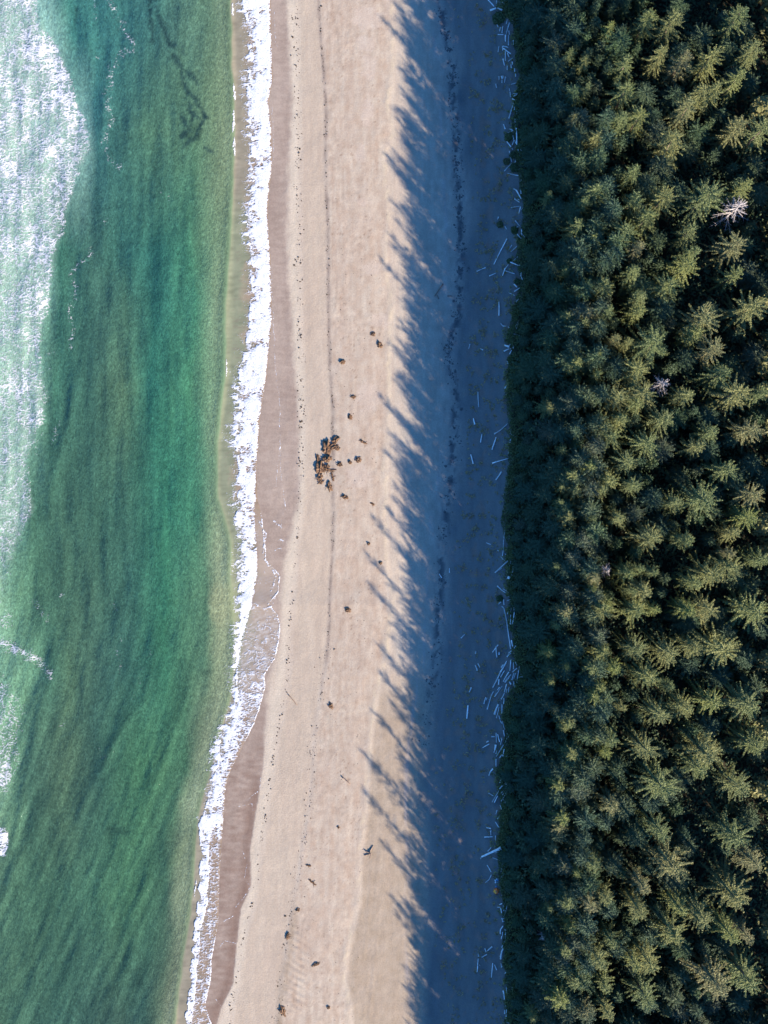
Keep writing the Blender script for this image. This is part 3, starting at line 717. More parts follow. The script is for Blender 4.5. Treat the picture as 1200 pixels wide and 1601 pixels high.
while n_y < 285 and tries < 20000:                       # low dense growth towards the beach and between trunks
    tries += 1
    y = R.uniform(-137, 137); fx = WX(float(FOREST(PY(y))))
    dx = abs(R.gauss(0, 9)) + 1.6 if n_y < 215 else R.uniform(2, 55)
    x = fx + dx
    if x < 90 and ok(x, y, 2.0):
        h = min(3.4 + dx * 0.95, 16) + R.uniform(-.8, 1.6)
        TREES.append((x, y, h, R.uniform(1.7, 2.5) + (0.3 if dx > 10 else 0), 'young')); n_y += 1

# ------------------------------------------------------------------ build the trees
TALL = []
for i in range(7):
    t, c = spruce_meshes(300 + i, 24.0, 3.6, base=0.14 + .03 * (i % 3), step=1.0, per=5 + (i % 2), tw=0.40, twl=0.28, wid=0.17, twigstep=0.19, blunt=(0.50, 0.56, 0.62)[i % 3])
    TALL.append((t.build('trunk', M_BARK), c.build('crown', M_SPRUCE)))
BIG = []
for i in range(5):
    t, c = spruce_meshes(330 + i, 28.0, 5.2, base=0.14, step=1.35, per=5 + (i % 2), tw=0.42, twl=0.20, wid=0.19, twigstep=0.20, blunt=(0.52, 0.60)[i % 2])
    BIG.append((t.build('trunk', M_BARK), c.build('crown', M_SPRUCE)))
ROUND = []
for i in range(5):
    t, c = spruce_meshes(350 + i, 20.0, 3.6, base=0.12, step=0.80, per=8, tw=0.42, twl=0.26, wid=0.21, twigstep=0.24, blunt=(0.30, 0.36, 0.42)[i % 3])
    ROUND.append((t.build('trunk', M_BARK), c.build('crown', M_SHADED)))
YOUNG = []
for i in range(5):
    t, c = spruce_meshes(400 + i, 9.0, 2.4, base=0.08, step=0.50, per=7, tw=0.40, wid=0.20, blunt=0.52)
    YOUNG.append((t.build('trunk', M_BARK), c.build('crown', M_SHADED)))
def snag_meshes(seed, h, rad):
    r = random.Random(seed); t = MB(); out = []
    t.tube([(0, 0, -.4), (.1, .05, h * .5), (.0, .1, h)], [h * .016, h * .010, .05], 7)
    z = h * .97
    while z > h * .3:
        f = (h - z) / (h * .7)
        for j in range(3):
            a = r.uniform(0, 6.28); L = (0.4 + rad * f ** .5) * r.uniform(.5, 1.1); up = r.uniform(-.25, .35)
            d = Vector((math.cos(a), math.sin(a), up)); p = Vector((.05, .05, z)); sd = Vector((-d.y, d.x, 0))
            q1 = p + d * L * .5; q2 = p + d * L + sd * r.uniform(-.3, .3) + Vector((0, 0, -.15 * L))
            b = MB(); out.append(b); b.tube([p, q1, q2], [.10, .075, .03], 4)
            for s in (-1, 1):
                for u in (.4, .65, .85):
                    m = p + (q2 - p) * u; e = m + (d * .6 + sd * s * r.uniform(.5, 1) + Vector((0, 0, r.uniform(-.3, .3)))) * L * .28 * (1.2 - u)
                    b.tube([m, e], [.055, .02], 3, cap=False)
        z -= .8 + .8 * f
    return t.build('trunk', M_DEAD), [b.build('branch', M_DEAD) for b in out]

def where(x, y, z=1.8):
    k = H / (H - z)
    return (600 + x * k * S) / 12.0, (800.5 - y * k * S) / 16.01
ONES = 'zero one two three four five six seven eight nine ten eleven twelve thirteen fourteen fifteen sixteen seventeen eighteen nineteen'.split()
TENS = 'x x twenty thirty forty fifty sixty seventy eighty ninety'.split()
def words(n):
    n = int(round(max(0, min(99, n))))
    return ONES[n] if n < 20 else TENS[n // 10] + ('-' + ONES[n % 10] if n % 10 else '')
PENDING = {}
def spot(o, prefix, x, y, z=1.8):
    a, b = where(x, y, z)
    PENDING.setdefault('%s %s percent across, %s percent down the photo' % (prefix, words(a), words(b)), []).append((b, a, o))
def settle_labels():
    for s, lst in PENDING.items():
        lst.sort(key=lambda t: t[0])
        if len(lst) == 1: lst[0][2]['label'] = s; continue
        pre = {2: ('upper', 'lower'), 3: ('upper', 'middle', 'lower')}.get(len(lst)) or ('topmost', 'second', 'third', 'fourth', 'fifth', 'sixth')
        for k, (b, a, o) in enumerate(lst): o['label'] = pre[min(k, len(pre) - 1)] + ' ' + s
def sunlit_tips():
    T = np.array([(t[0], t[1], t[2], t[3]) for t in TREES]); out = []
    for i, t in enumerate(T):
        dx = T[:, 0] - t[0]; dy = T[:, 1] - t[1]; al = dx * SX + dy * SY; ac = np.abs(-dx * SY + dy * SX)
        zr = t[2] - 0.8 + al * math.tan(SUN_EL)
        f = np.clip((T[:, 2] - zr) / (T[:, 2] * .77), 0, 1)
        out.append(not np.any((al > .5) & (ac < T[:, 3] * f ** .56 * .8)))
    return out
lit_group = 'spruces of the coastal forest'
LIT = sunlit_tips()
for n, (x, y, h, rad, kind) in enumerate(TREES):
    a, b = where(x, y, h)
    if kind == 'snag':
        continue
    gz = float(ground_z(np.array([x]), np.array([y]))[0]) - 0.1
    if kind == 'fill':
        tm, cm = ROUND[R.randrange(len(ROUND))]; s = h / 20.0; w = rad / 3.6
        e = empty('conifer_tree', (x, y, gz), R.uniform(0, 6.28), (w, w, s))
        spot(e, '%s %s blunt conifer' % ('broad' if rad > 3.9 else 'narrow' if rad < 3.3 else 'medium', 'sunlit' if LIT[n] else 'shaded'), x, y, h + 1.8); tag(e, None, 'tree', 'blunt conifers closing the canopy')
    elif kind == 'tall':
        tm, cm = (BIG if rad > 4.3 else TALL)[R.randrange(5)]; s = h / (28.0 if rad > 4.3 else 24.0); w = rad / (5.2 if rad > 4.3 else 3.6)
        e = empty('spruce_tree', (x, y, gz), R.uniform(0, 6.28), (w, w, s))
        word = 'broad' if rad > 4.6 else 'slender' if rad < 3.1 else 'tall'
        spot(e, '%s %s spruce' % (word, 'sunlit' if LIT[n] else 'shaded'), x, y, h + 1.8)
        tag(e, None, 'tree', lit_group)
    else:
        tm, cm = YOUNG[R.randrange(len(YOUNG))]; s = h / 9.0; w = rad / 2.4
        e = empty('young_spruce', (x, y, gz), R.uniform(0, 6.28), (w, w, s))
        spot(e, 'low dark young spruce', x, y, h + 1.8); tag(e, None, 'tree', 'young spruces of the forest edge')
    obj('trunk', tm, e); obj('crown', cm, e)
SNAG_LABELS = ['large whitened dead spruce by the right edge of the photo', 'small pale dead spruce in a dark gap of the forest', 'bare greyish dead spruce midway down the forest', 'thin white snag leaning out of the dark lower forest',
               'short bare snag right of the thin white snag', 'low broken snag near the beach edge of the lower forest', 'greyish dead treetop among dark spruces near the forest edge']
i = 0
for (x, y, h, rad, kind) in TREES:
    if kind != 'snag': continue
    tm, bm_ = snag_meshes(500 + i, h, rad)
    e = empty('dead_spruce', (x, y, 1.6), R.uniform(0, 6.28)); tag(e, SNAG_LABELS[i], 'dead tree', 'dead trees in the forest'); i += 1
    obj('trunk', tm, e)
    for q in bm_: obj('branch', q, e)

# forest beyond the picture's edge (its shadows fall into view): one mass of simpler trees
def far_forest():
    protos = []
    for i in range(3):
        t, c = spruce_meshes(600 + i, 24.0, 3.7, base=0.3, step=1.7, per=6, tw=1.5, wid=.8, twigstep=1.25, blunt=.55)
        V = np.array(t.V + c.V); F = np.array([f for f in c.F]) + len(t.V)
        F = np.concatenate([np.array([f for f in t.F if len(f) == 4]), F]); protos.append((V, F))
    Vs, Fs, off, k = [], [], 0, 0
    pts = []
    rr = random.Random(5); tries = 0
    while tries < 16000 and k < 560:
        tries += 1
        y = rr.uniform(-235, 165); fx = WX(float(FOREST(PY(y)))); x = rr.uniform(fx + 3, 175)
        if abs(y) < 137 and x < 93: continue
        if any((a - x) ** 2 + (b - y) ** 2 < 34 for a, b in pts): continue
        pts.append((x, y)); V, F = protos[rr.randrange(3)]
        h = min(8 + (x - fx) * 1.7, 26.5, 0.0919 * (PX(x) - 655)) + rr.uniform(-2, 1.2); s = h / 24; w = rr.uniform(.8, 1.15); a = rr.uniform(0, 6.28)
        ca, sa = math.cos(a), math.sin(a)
        Vs.append(np.stack([(V[:, 0] * ca - V[:, 1] * sa) * w + x, (V[:, 0] * sa + V[:, 1] * ca) * w + y, V[:, 2] * s + 1.7], 1)); Fs.append(F + off); off += len(V); k += 1
    me = npmesh('forest', np.concatenate(Vs), np.concatenate(Fs), M_SPRUCE, smooth=False)
    tag(obj('forest', me), 'mass of spruce forest continuing past the right and lower edges', 'forest', kind='stuff')
far_forest()

# leafy thicket along the edge of the forest
def leaf_cloud(n, pos, size, rs):
    """n leaf quads: pos (n,3), random facing"""
    a = rs.uniform(0, 2 * np.pi, n); tilt = rs.uniform(-.9, .9, n); a2 = rs.uniform(0, 2 * np.pi, n)
    u = np.stack([np.cos(a), np.sin(a), 0.5 * tilt], 1); v = np.stack([-np.sin(a), np.cos(a), np.sin(a2) * .8], 1)
    s = size * rs.uniform(.6, 1.3, n)[:, None]
    V = np.stack([pos - u * s, pos + v * s * .45, pos + u * s, pos - v * s * .45], 1).reshape(-1, 3)
    return V, np.arange(4 * n).reshape(-1, 4)
def thicket():
    rs = np.random.RandomState(3); n = 42000
    y = rs.uniform(-150, 150, n); e = WX(FOREST(PY(y)))
    off = np.abs(rs.normal(0, 3.2, n)) - 0.9 + 0.9 * pn(y * .3, y * 0, 4)
    x = e + off
    top = (0.5 + 0.55 * np.clip(off + .9, 0, 5)) * (0.8 + 0.8 * fbm(x * .35, y * .35, 6, 3))
    z = ground_z(x, y) + np.clip(top, .15, 4) * rs.uniform(.35, 1.0, n)
    V, F = leaf_cloud(n, np.stack([x, y, z], 1), 0.20, rs)
    tag(obj('thicket', npmesh('thicket', V, F, M_SHRUB, False)), 'dark green undergrowth along the beach side of the forest', 'undergrowth', kind='stuff')
thicket()
def understory():
    rs = np.random.RandomState(13); n = 90000
    y = rs.uniform(-142, 142, n); x = WX(FOREST(PY(y))) + rs.uniform(3, 72, n)
    keep = x < 104; x = x[keep]; y = y[keep]; n = len(x)
    top = 5.5 + 7.5 * fbm(x * .22, y * .22, 16, 3) + 3.0 * pn(x * .8, y * .8, 17)
    keep = top > 2.0; x = x[keep]; y = y[keep]; top = top[keep]; n = len(x)
    z = 1.8 + np.clip(top, 1, 13) * rs.uniform(.72, 1.0, n)
    V, F = leaf_cloud(n, np.stack([x, y, z], 1), 0.42, rs)
    tag(obj('understory', npmesh('understory', V, F, M_SHADED, False)), 'dark leafy understory filling the gaps below the tree crowns', 'undergrowth', kind='stuff')
understory()

# ------------------------------------------------------------------ shrubs standing on the upper beach
def shrub_mesh(seed):
    rs = np.random.RandomState(seed); n = 900
    p = rs.normal(0, 1, (n, 3)); p /= np.linalg.norm(p, axis=1)[:, None]; p *= (rs.uniform(.35, 1, n) ** .5)[:, None]
    p[:, 2] = np.abs(p[:, 2]) * .8
    p *= (1 + .35 * pn(p[:, 0] * 2 + seed, p[:, 1] * 2, seed))[:, None]
    V, F = leaf_cloud(n, p, 0.13, rs)
    stem = MB(); r = random.Random(seed)
    for k in range(7):
        a = r.uniform(0, 6.28); stem.tube([(0, 0, -.1), (math.cos(a) * .3, math.sin(a) * .3, .3), (math.cos(a) * .7, math.sin(a) * .7, .55)], [.05, .035, .015], 4)
    return npmesh('leaves', V, F, M_SHRUB, False), stem.build('stems', M_BARK)
SHRUBS = [(779, 32, 1.7, 'round olive shrub just below the pale logs at the top'), (794, 217, 1.2, 'dark shrub left of the long upright log in the upper beach'), (781, 353, 0.9, 'lone small round green shrub on the shaded sand'), (801, 245, 1.0, 'dark shrub behind the bent pale log near the forest'),
          (791, 255, 0.9, 'low dark shrub left of the crooked log below the long upright log'), (803, 265, 1.2, 'dark shrub above the level pale log by the forest'), (795, 410, 0.7, 'tiny dark shrub beside the fallen log by the forest edge'), (803, 533, 1.3, 'dark shrub bulging from the forest edge above the white log'),
          (797, 563, 0.9, 'olive shrub below the short white log at the forest edge'), (780, 935, 0.9, 'yellowish shrub below the pale stump by the forest'), (803, 362, 1.0, 'yellow green shrub below the slanting log near the forest'), (808, 442, 0.8, 'olive shrub beside the two crossing logs at the forest edge')]
for k, (a, b, s, lab) in enumerate(SHRUBS):
    lm, st = shrub_mesh(40 + k); x, y = WX(a), WY(b)
    e = empty('beach_shrub', (x, y, float(ground_z(np.array([x]), np.array([y]))[0])), R.uniform(0, 6), s); tag(e, lab, 'shrub', 'shrubs along the log line')
    obj('leaves', lm, e); obj('stems', st, e)

# ------------------------------------------------------------------ driftwood
TILES = {0: "235,0,375,160,18 430,0,425,105,16 305,235,410,198,34 445,200,525,238,30 520,5,585,55,16 545,135,575,115,30 570,170,590,195,16 405,450,455,550,16 495,560,478,630,20 540,530,522,660,14 665,470,600,680,18 620,410,605,490,14 590,700,588,820,24 645,700,645,890,20 450,688,548,690,14 470,900,450,1010,18 535,905,537,985,16 545,905,640,930,18 550,955,680,1055,20 625,1040,655,1110,18 585,1000,585,1180,10 640,1190,720,1130,14 785,740,780,860,16 700,390,715,430,14 655,620,660,690,14 735,800,740,880,14",
1: "545,-60,572,60,20 715,0,715,55,16 625,70,622,150,18 690,60,700,120,20 760,130,762,180,26 778,225,780,270,28 468,270,468,330,20 510,270,525,320,18 540,265,540,310,16 590,280,570,385,18 525,330,522,390,14 410,405,425,475,16 700,415,790,390,16 660,500,670,545,16 675,560,685,655,22 735,600,810,600,14 810,610,735,650,12 715,695,760,715,22 770,705,800,705,14 735,775,710,870,18 705,870,655,1060,26 800,930,795,1010,14 765,1070,778,1200,26 725,1060,850,1075,12 930,560,930,605,20 860,880,830,920,14 760,850,755,900,16",
2: "555,-35,585,50,18 665,50,735,80,18 735,80,625,125,14 790,40,797,350,22 725,180,740,250,12 745,260,715,355,16 860,200,862,235,22 615,290,690,385,20 665,465,680,570,20 680,570,705,660,20 700,690,570,835,14 760,270,780,330,12 780,650,755,700,18 755,700,775,760,18 630,878,740,905,18 740,905,840,925,16 830,810,935,770,16 850,400,885,470,14 840,470,855,570,14 825,440,825,500,14 885,980,880,1030,18 740,1170,800,1200,20 705,410,725,440,14",
3: "790,0,875,155,24 870,0,880,60,18 755,155,850,220,20 690,322,850,295,16 870,305,838,430,20 905,330,880,370,14 820,165,850,185,12 460,490,445,535,14 775,565,850,665,18 800,690,825,675,16 580,670,610,720,10 805,820,880,900,14 885,740,890,830,20 890,830,950,880,24 620,900,510,1110,18 510,1110,375,1375,19 710,1020,650,1115,14 800,1045,690,1145,16 990,250,975,340,12",
4: "55,305,150,265,22 160,258,220,238,18 290,392,410,340,14 640,190,580,270,14 580,260,535,390,18 590,300,760,355,14 820,40,710,130,12 675,140,790,195,20 790,195,880,215,16 880,330,880,400,26 880,400,905,470,20 750,555,800,605,24 755,688,850,625,18 725,735,755,765,18 830,830,785,885,16 468,880,468,1135,22 650,710,700,730,10",
5: "505,85,540,130,18 540,130,600,135,14 845,20,770,155,14 830,90,790,190,12 730,280,790,290,18 790,290,860,310,14 575,495,655,520,36 660,500,690,460,16 560,605,650,560,20 740,500,730,550,18 700,590,665,660,18 690,550,670,570,24 620,790,640,845,18 805,745,808,780,18 115,550,170,575,16 640,150,700,205,10",
6: "605,40,575,105,20 745,105,770,150,24 78,160,80,290,14 80,290,92,440,14 -8,660,20,765,26 150,955,125,1105,16 630,750,510,860,16 510,860,385,945,14 415,1010,340,1240,20 700,820,680,940,14 690,950,800,1015,14 685,1040,670,1110,20",
7: "640,205,500,245,18 500,245,350,290,18 515,455,410,605,20 650,80,640,110,16 760,130,775,150,16",
8: "578,295,560,500,16 555,520,548,680,14 548,680,535,825,22 235,582,315,612,14 440,720,465,735,26 505,845,570,915,12 632,920,395,1140,22 470,1090,520,1050,12 688,925,625,1140,20 740,1010,705,1190,16 825,910,845,1030,26 765,990,775,1060,20 795,400,800,510,12 790,280,765,350,14 835,260,840,330,14 660,430,658,520,14",
9: "690,80,685,240,14 710,275,740,265,26 440,185,520,270,18 520,270,600,320,18 540,240,640,310,14 640,310,695,375,20 640,385,660,395,24 460,525,505,485,18 520,570,550,590,20 555,440,565,540,26 560,600,600,780,26 600,780,650,1130,30 650,1130,690,1360,26 620,460,690,430,16 700,590,680,690,16 685,720,685,900,18 745,580,745,690,20 745,690,720,900,18 650,640,625,710,12 765,740,770,800,20",
10: "700,0,722,110,24 790,40,750,120,14 800,80,750,150,14 450,90,350,225,12 415,115,430,320,22 470,230,470,270,26 700,200,650,240,16 690,240,620,310,18 690,370,672,570,22 610,395,500,590,24 550,460,515,510,26 500,590,355,885,22 740,410,740,540,16 770,405,800,460,18 800,525,720,590,12 848,490,800,800,18 920,590,870,630,22 840,690,905,680,24 570,570,500,690,14 650,595,545,770,18 690,640,575,770,14 740,620,710,740,18 775,610,745,720,16 665,690,580,790,14 470,730,462,830,20 665,780,690,820,26 610,820,570,960,18 525,860,385,1060,16 480,880,440,930,14 655,880,645,970,18 620,910,600,970,18 770,850,750,890,22 370,960,330,1020,16 330,1020,250,1290,20 220,1070,190,1190,24 245,1080,225,1120,14 570,980,510,1100,18 560,1080,555,1190,20 40,215,30,255,20 25,470,65,565,22 75,440,110,510,10 740,770,750,850,18",
11: "455,0,375,180,26 430,60,390,190,24 465,40,415,250,14 525,0,522,170,16 465,210,490,275,20 490,300,520,350,18 530,310,575,470,12 550,480,570,590,20 610,500,630,560,16 415,530,417,710,14 445,560,480,695,16 505,620,520,660,16 520,640,495,750,14 680,540,580,690,16 580,690,415,970,16 605,725,600,760,20 235,705,270,685,20 165,808,285,738,14 408,755,390,850,34 385,860,372,895,18 425,860,410,920,12 562,830,540,960,20 520,975,635,960,24 540,910,480,990,14 415,1020,412,1160,14 330,600,390,600,20",
12: "355,0,305,60,22 305,60,280,130,16 410,0,415,40,16 545,290,480,370,20 470,400,400,510,16 400,510,340,620,18 440,510,380,630,18 590,250,580,290,18 635,255,600,290,26 645,310,615,375,20 610,300,560,440,14 545,400,505,460,18 555,450,530,485,18 625,430,505,610,30 580,590,575,640,18 670,280,710,360,10 720,380,760,470,18 760,470,820,600,18 275,455,360,505,14 485,675,515,750,14 430,770,410,850,12 475,880,435,940,14 400,995,460,1090,14 590,960,480,1090,16 235,1100,315,1115,20 315,1150,317,1240,20 505,200,480,260,14 845,665,785,705,22",
13: "195,78,345,68,20 403,50,400,170,12 155,440,490,285,44 320,270,260,340,16 150,430,125,485,16 390,370,450,355,22 350,460,440,490,12 440,490,490,510,12 245,600,320,725,12 325,780,280,870,16 280,870,215,925,16 540,525,520,650,18 520,650,505,715,18 545,720,500,850,14 565,740,545,790,20 605,720,610,760,16 590,10,625,90,14 665,70,645,160,18 640,170,625,230,10 520,1150,525,1170,22",
14: "480,130,520,110,18 435,185,490,185,14 500,200,515,290,16 550,150,558,250,16 630,110,590,250,18 590,250,555,370,18 525,390,535,455,20 558,390,556,460,16 540,535,495,600,20 495,600,492,680,20 530,650,533,710,14 520,715,508,770,12 585,600,585,740,18 585,740,575,840,18 560,850,520,940,18 545,950,515,1020,36 515,1020,500,1150,24 340,920,250,1000,20 205,960,230,1020,12 240,1065,150,1120,16 80,1060,88,1110,20 80,1150,70,1290,18",
15: "70,90,60,195,18 100,60,110,80,26 350,30,325,290,8 385,60,425,155,8 505,35,520,105,22 608,465,605,575,16 710,470,710,520,16 548,540,568,700,22 590,820,600,890,16 602,890,605,1020,20 570,900,572,970,12 595,1060,615,1130,18 615,1130,655,1145,16"}
LOGS = []
for t, txt in TILES.items():
    prev = None
    for q in txt.split():
        x1, y1, x2, y2, w = [float(v) for v in q.split(',')]
        a = (740 + x1 / 12, t * 100 + y1 / 12); b = (740 + x2 / 12, t * 100 + y2 / 12)
        if prev and abs(prev[0][-1][0] - a[0]) < .1 and abs(prev[0][-1][1] - a[1]) < .1:
            v1 = (prev[0][-1][0] - prev[0][-2][0], prev[0][-1][1] - prev[0][-2][1]); v2 = (b[0] - a[0], b[1] - a[1])
            cs = (v1[0] * v2[0] + v1[1] * v2[1]) / (math.hypot(*v1) * math.hypot(*v2))
            if cs > 0.75:
                prev[0].append(b); continue
        prev = [[a, b], w / 12, M_LOG]; LOGS.append(prev)
LOGS += [[[(692, 445), (679, 464)], 1.6, M_LOGD], [[(683, 462), (685, 468)], .8, M_LOGD], [[(699, 464), (706, 464)], 1.0, M_LOGD], [[(694, 545), (706, 548)], 1.1, M_LOGD], [[(734, 539), (732, 546)], 1.1, M_LOG],
         [[(686, 897), (690, 903)], 1.2, M_LOG], [[(702, 888), (702, 895)], 1.0, M_LOG], [[(720, 997), (726, 991)], 1.5, M_LOG], [[(731, 1102), (729, 1122)], 2.0, M_LOG], [[(736, 1074), (733, 1081)], 1.9, M_LOG],
         [[(735, 711), (739, 725)], 1.9, M_LOG], [[(535, 1214), (547, 1225)], 1.5, M_LOGD], [[(451, 1086), (464, 1102)], 1.3, M_LOGD], [[(571, 1329), (577, 1332), (583, 1321)], 1.5, M_LOGD], [[(570, 1336), (579, 1333)], 1.2, M_LOGD], [[(578, 1340), (580, 1331)], 1.0, M_LOGD]]
BLEACHED = {(305, 235): 1}
def wood(pts, w, mat, k, zoff):
    """a weathered trunk: tapered, a little crooked, with broken ends and branch stubs"""
    r = random.Random(900 + k)
    P = [Vector((WX(a), WY(b), 0)) for a, b in pts]
    if r.random() < .5: P.reverse()
    L = sum((P[i + 1] - P[i]).length for i in range(len(P) - 1)); rad = max(w / S / 2, 0.10) * 1.15
    rad = min(rad, L * .30)
    out = []; n = 7; tot = [0]
    for i in range(len(P) - 1): tot.append(tot[-1] + (P[i + 1] - P[i]).length)
    side = (P[-1] - P[0]).normalized().cross(Vector((0, 0, 1))); crook = r.uniform(-.02, .02) * L
    for i in range(n):
        s = L * i / (n - 1)
        for j in range(len(P) - 1):
            if s <= tot[j + 1] + 1e-6: q = P[j] + (P[j + 1] - P[j]) * ((s - tot[j]) / (tot[j + 1] - tot[j])); break
        q = q + side * (crook * math.sin(math.pi * i / (n - 1)) + r.uniform(-.04, .04) * rad)
        out.append(q)
    c = sum(out, Vector()) / n
    gz = ground_z(np.array([q.x for q in out]), np.array([q.y for q in out]))
    z0 = float(gz.mean()); tilt = r.uniform(-.05, .08) * min(L, 4) * (1 if zoff else 0)
    m = MB(); taper = r.uniform(.55, .9); flare = r.random() < .45
    loc = []
    rads = []
    for i, q in enumerate(out):
        rr = rad * (1 - (1 - taper) * i / (n - 1)) * r.uniform(.93, 1.07)
        if i == 0 and flare: rr *= 1.35
        rads.append(rr); loc.append(Vector((q.x - c.x, q.y - c.y, float(gz[i]) - z0 + rad * .75 + tilt * (i / (n - 1)))))
    d0 = (loc[1] - loc[0]).normalized(); d1 = (loc[-1] - loc[-2]).normalized()
    loc = [loc[0] - d0 * rad * .25] + loc + [loc[-1] + d1 * rad * .5]; rads = [rads[0] * .6] + rads + [rads[-1] * .35]
    m.tube(loc, rads, 8)
    for s in range(r.randint(0, 3) if L > 2.5 else 0):
        i = r.randint(2, n - 1); a = r.uniform(0, 6.28); dv = (d0 * .5 + side * math.cos(a) + Vector((0, 0, abs(math.sin(a))))).normalized()
        m.tube([loc[i], loc[i] + dv * rad * r.uniform(1.8, 3.2)], [rad * .28, rad * .14], 5)
    if flare and L > 4:
        for s in range(5):
            a = s * 1.256 + r.uniform(-.3, .3); dv = (side * math.cos(a) + Vector((0, 0, 1)) * math.sin(a) - d0 * .4)
            m.tube([loc[1], loc[1] + dv * rad * r.uniform(1.5, 2.1)], [rad * .4, rad * .12], 5)
    o = obj('driftwood_log', m.build('driftwood_log', mat, True)); o.location = (c.x, c.y, z0 + zoff)
    return o, c, L, rad
SPECIAL = {}
for k, (pts, w, mat) in enumerate(LOGS):
    mx = sum(p[0] for p in pts) / len(pts); my = sum(p[1] for p in pts) / len(pts)
    near = sum(1 for q in LOGS if abs(sum(p[0] for p in q[0]) / len(q[0]) - mx) < 7 and abs(sum(p[1] for p in q[0]) / len(q[0]) - my) < 9)
    zoff = R.uniform(0, .16) * min(near - 1, 6)
    pale = w > 2.6 and len(pts) == 2 and mat is M_LOG and math.hypot(pts[0][0] - pts[1][0], pts[0][1] - pts[1][1]) < 11
    o, c, L, rad = wood(pts, w, M_PALE if pale else mat, k, zoff)
    dx, dy = pts[-1][0] - pts[0][0], pts[-1][1] - pts[0][1]; ang = math.degrees(math.atan2(-dy, dx)) % 180
    dirn = 'lying level' if ang < 20 or ang > 160 else 'slanting right' if ang < 70 else 'upright' if ang < 110 else 'slanting left'
    size = 'long' if L > 9 else 'short' if L < 3 else 'stout' if rad > .19 else 'slim'
    tone = 'brown' if mat is M_LOGD else 'white' if pale else 'pale'
    spot(o, '%s %s driftwood log %s,' % (size, tone, dirn), c.x, c.y); tag(o, None, 'log', 'driftwood along the forest edge')
# bleached stumps
def stump(px, py, rad, lab, k):
    r = random.Random(k); m = MB()
    m.tube([(0, 0, -.1), (0, 0, rad * .5), (.05, 0, rad * 1.2)], [rad * 1.05, rad * .85, rad * .75], 12)
    roots = MB()
    for j in range(6):
        a = j * 1.05 + r.uniform(-.3, .3); roots.tube([(0, 0, rad * .4), (math.cos(a) * rad * 1.1, math.sin(a) * rad * 1.1, rad * .15), (math.cos(a) * rad * 1.6, math.sin(a) * rad * 1.6, -.05)], [rad * .35, rad * .25, rad * .1], 6)
    x, y = WX(px), WY(py); e = empty('driftwood_stump', (x, y, float(ground_z(np.array([x]), np.array([y]))[0])), r.uniform(0, 6)); tag(e, lab, 'stump', 'stumps in the driftwood')
    obj('bole', m.build('bole', M_PALE, True), e); obj('roots', roots.build('roots', M_LOG, True), e)
stump(794.5, 902.5, .50, 'broad pale stump at the forest edge above the log jam', 1)
stump(785.5, 7.5, .34, 'whitish stump above the white logs at the top of the photo', 2)
stump(779.2, 1020.5, .17, 'small white stump beside the short upright log on shaded sand', 3)
stump(789.3, 1517.8, .19, 'small bluish white stump low on the beach by the forest', 4)
stump(789.5, 866.3, .14, 'tiny pale stump right of the long upright log end', 5)

# ------------------------------------------------------------------ kelp heaps on the sunlit sand
def kelp_heap(px, py, w, h, ang, k, lab):
    r = random.Random(1500 + k); rs = np.random.RandomState(1500 + k)
    a_, b_ = w / S / 2 * 1.05, h / S / 2 * 1.05; ht = 0.34 * min(a_, b_) + .10
    nu, nv = 20, 8; V = []; F = []
    for j in range(nv + 1):
        for i in range(nu):
            u = 2 * math.pi * i / nu; v = (math.pi / 2) * j / nv
            rr = math.cos(v); x, y, z = math.cos(u) * rr, math.sin(u) * rr, math.sin(v)
            d = 1 + .95 * float(pn(np.array([x * 2.2 + k]), np.array([y * 2.2 + z]), k)[0]) + .3 * float(pn(np.array([x * 5 + k]), np.array([y * 5 - z * 3]), k + 1)[0])
            V.append((x * a_ * d, y * b_ * d, z * ht * (1 + 1.2 * (d - 1)) - .04))
    for j in range(nv):
        for i in range(nu):
            F.append((j * nu + i, j * nu + (i + 1) % nu, (j + 1) * nu + (i + 1) % nu, (j + 1) * nu + i))
    x, y = WX(px), WY(py)
    e = empty('kelp_heap', (x, y, float(ground_z(np.array([x]), np.array([y]))[0])), ang); tag(e, lab, 'kelp', 'kelp heaps on the open sand')
    obj('fronds', mesh('fronds', V, F, M_KELP, False), e)
    s = MB()
    for j in range(5):
        a = r.uniform(0, 6.28); p = Vector((math.cos(a) * a_ * r.uniform(.2, .8), math.sin(a) * b_ * r.uniform(.2, .8), ht * .75)); pts = [p]
        for q in range(4):
            a += r.uniform(-.9, .9); p = p + Vector((math.cos(a), math.sin(a), 0)) * max(a_, b_) * .20; p.z = max(.03, p.z - ht * .22); pts.append(p.copy())
        s.tube(pts, [.035, .035, .03, .025, .015], 4)
    obj('stipes', s.build('stipes', M_KELP), e)
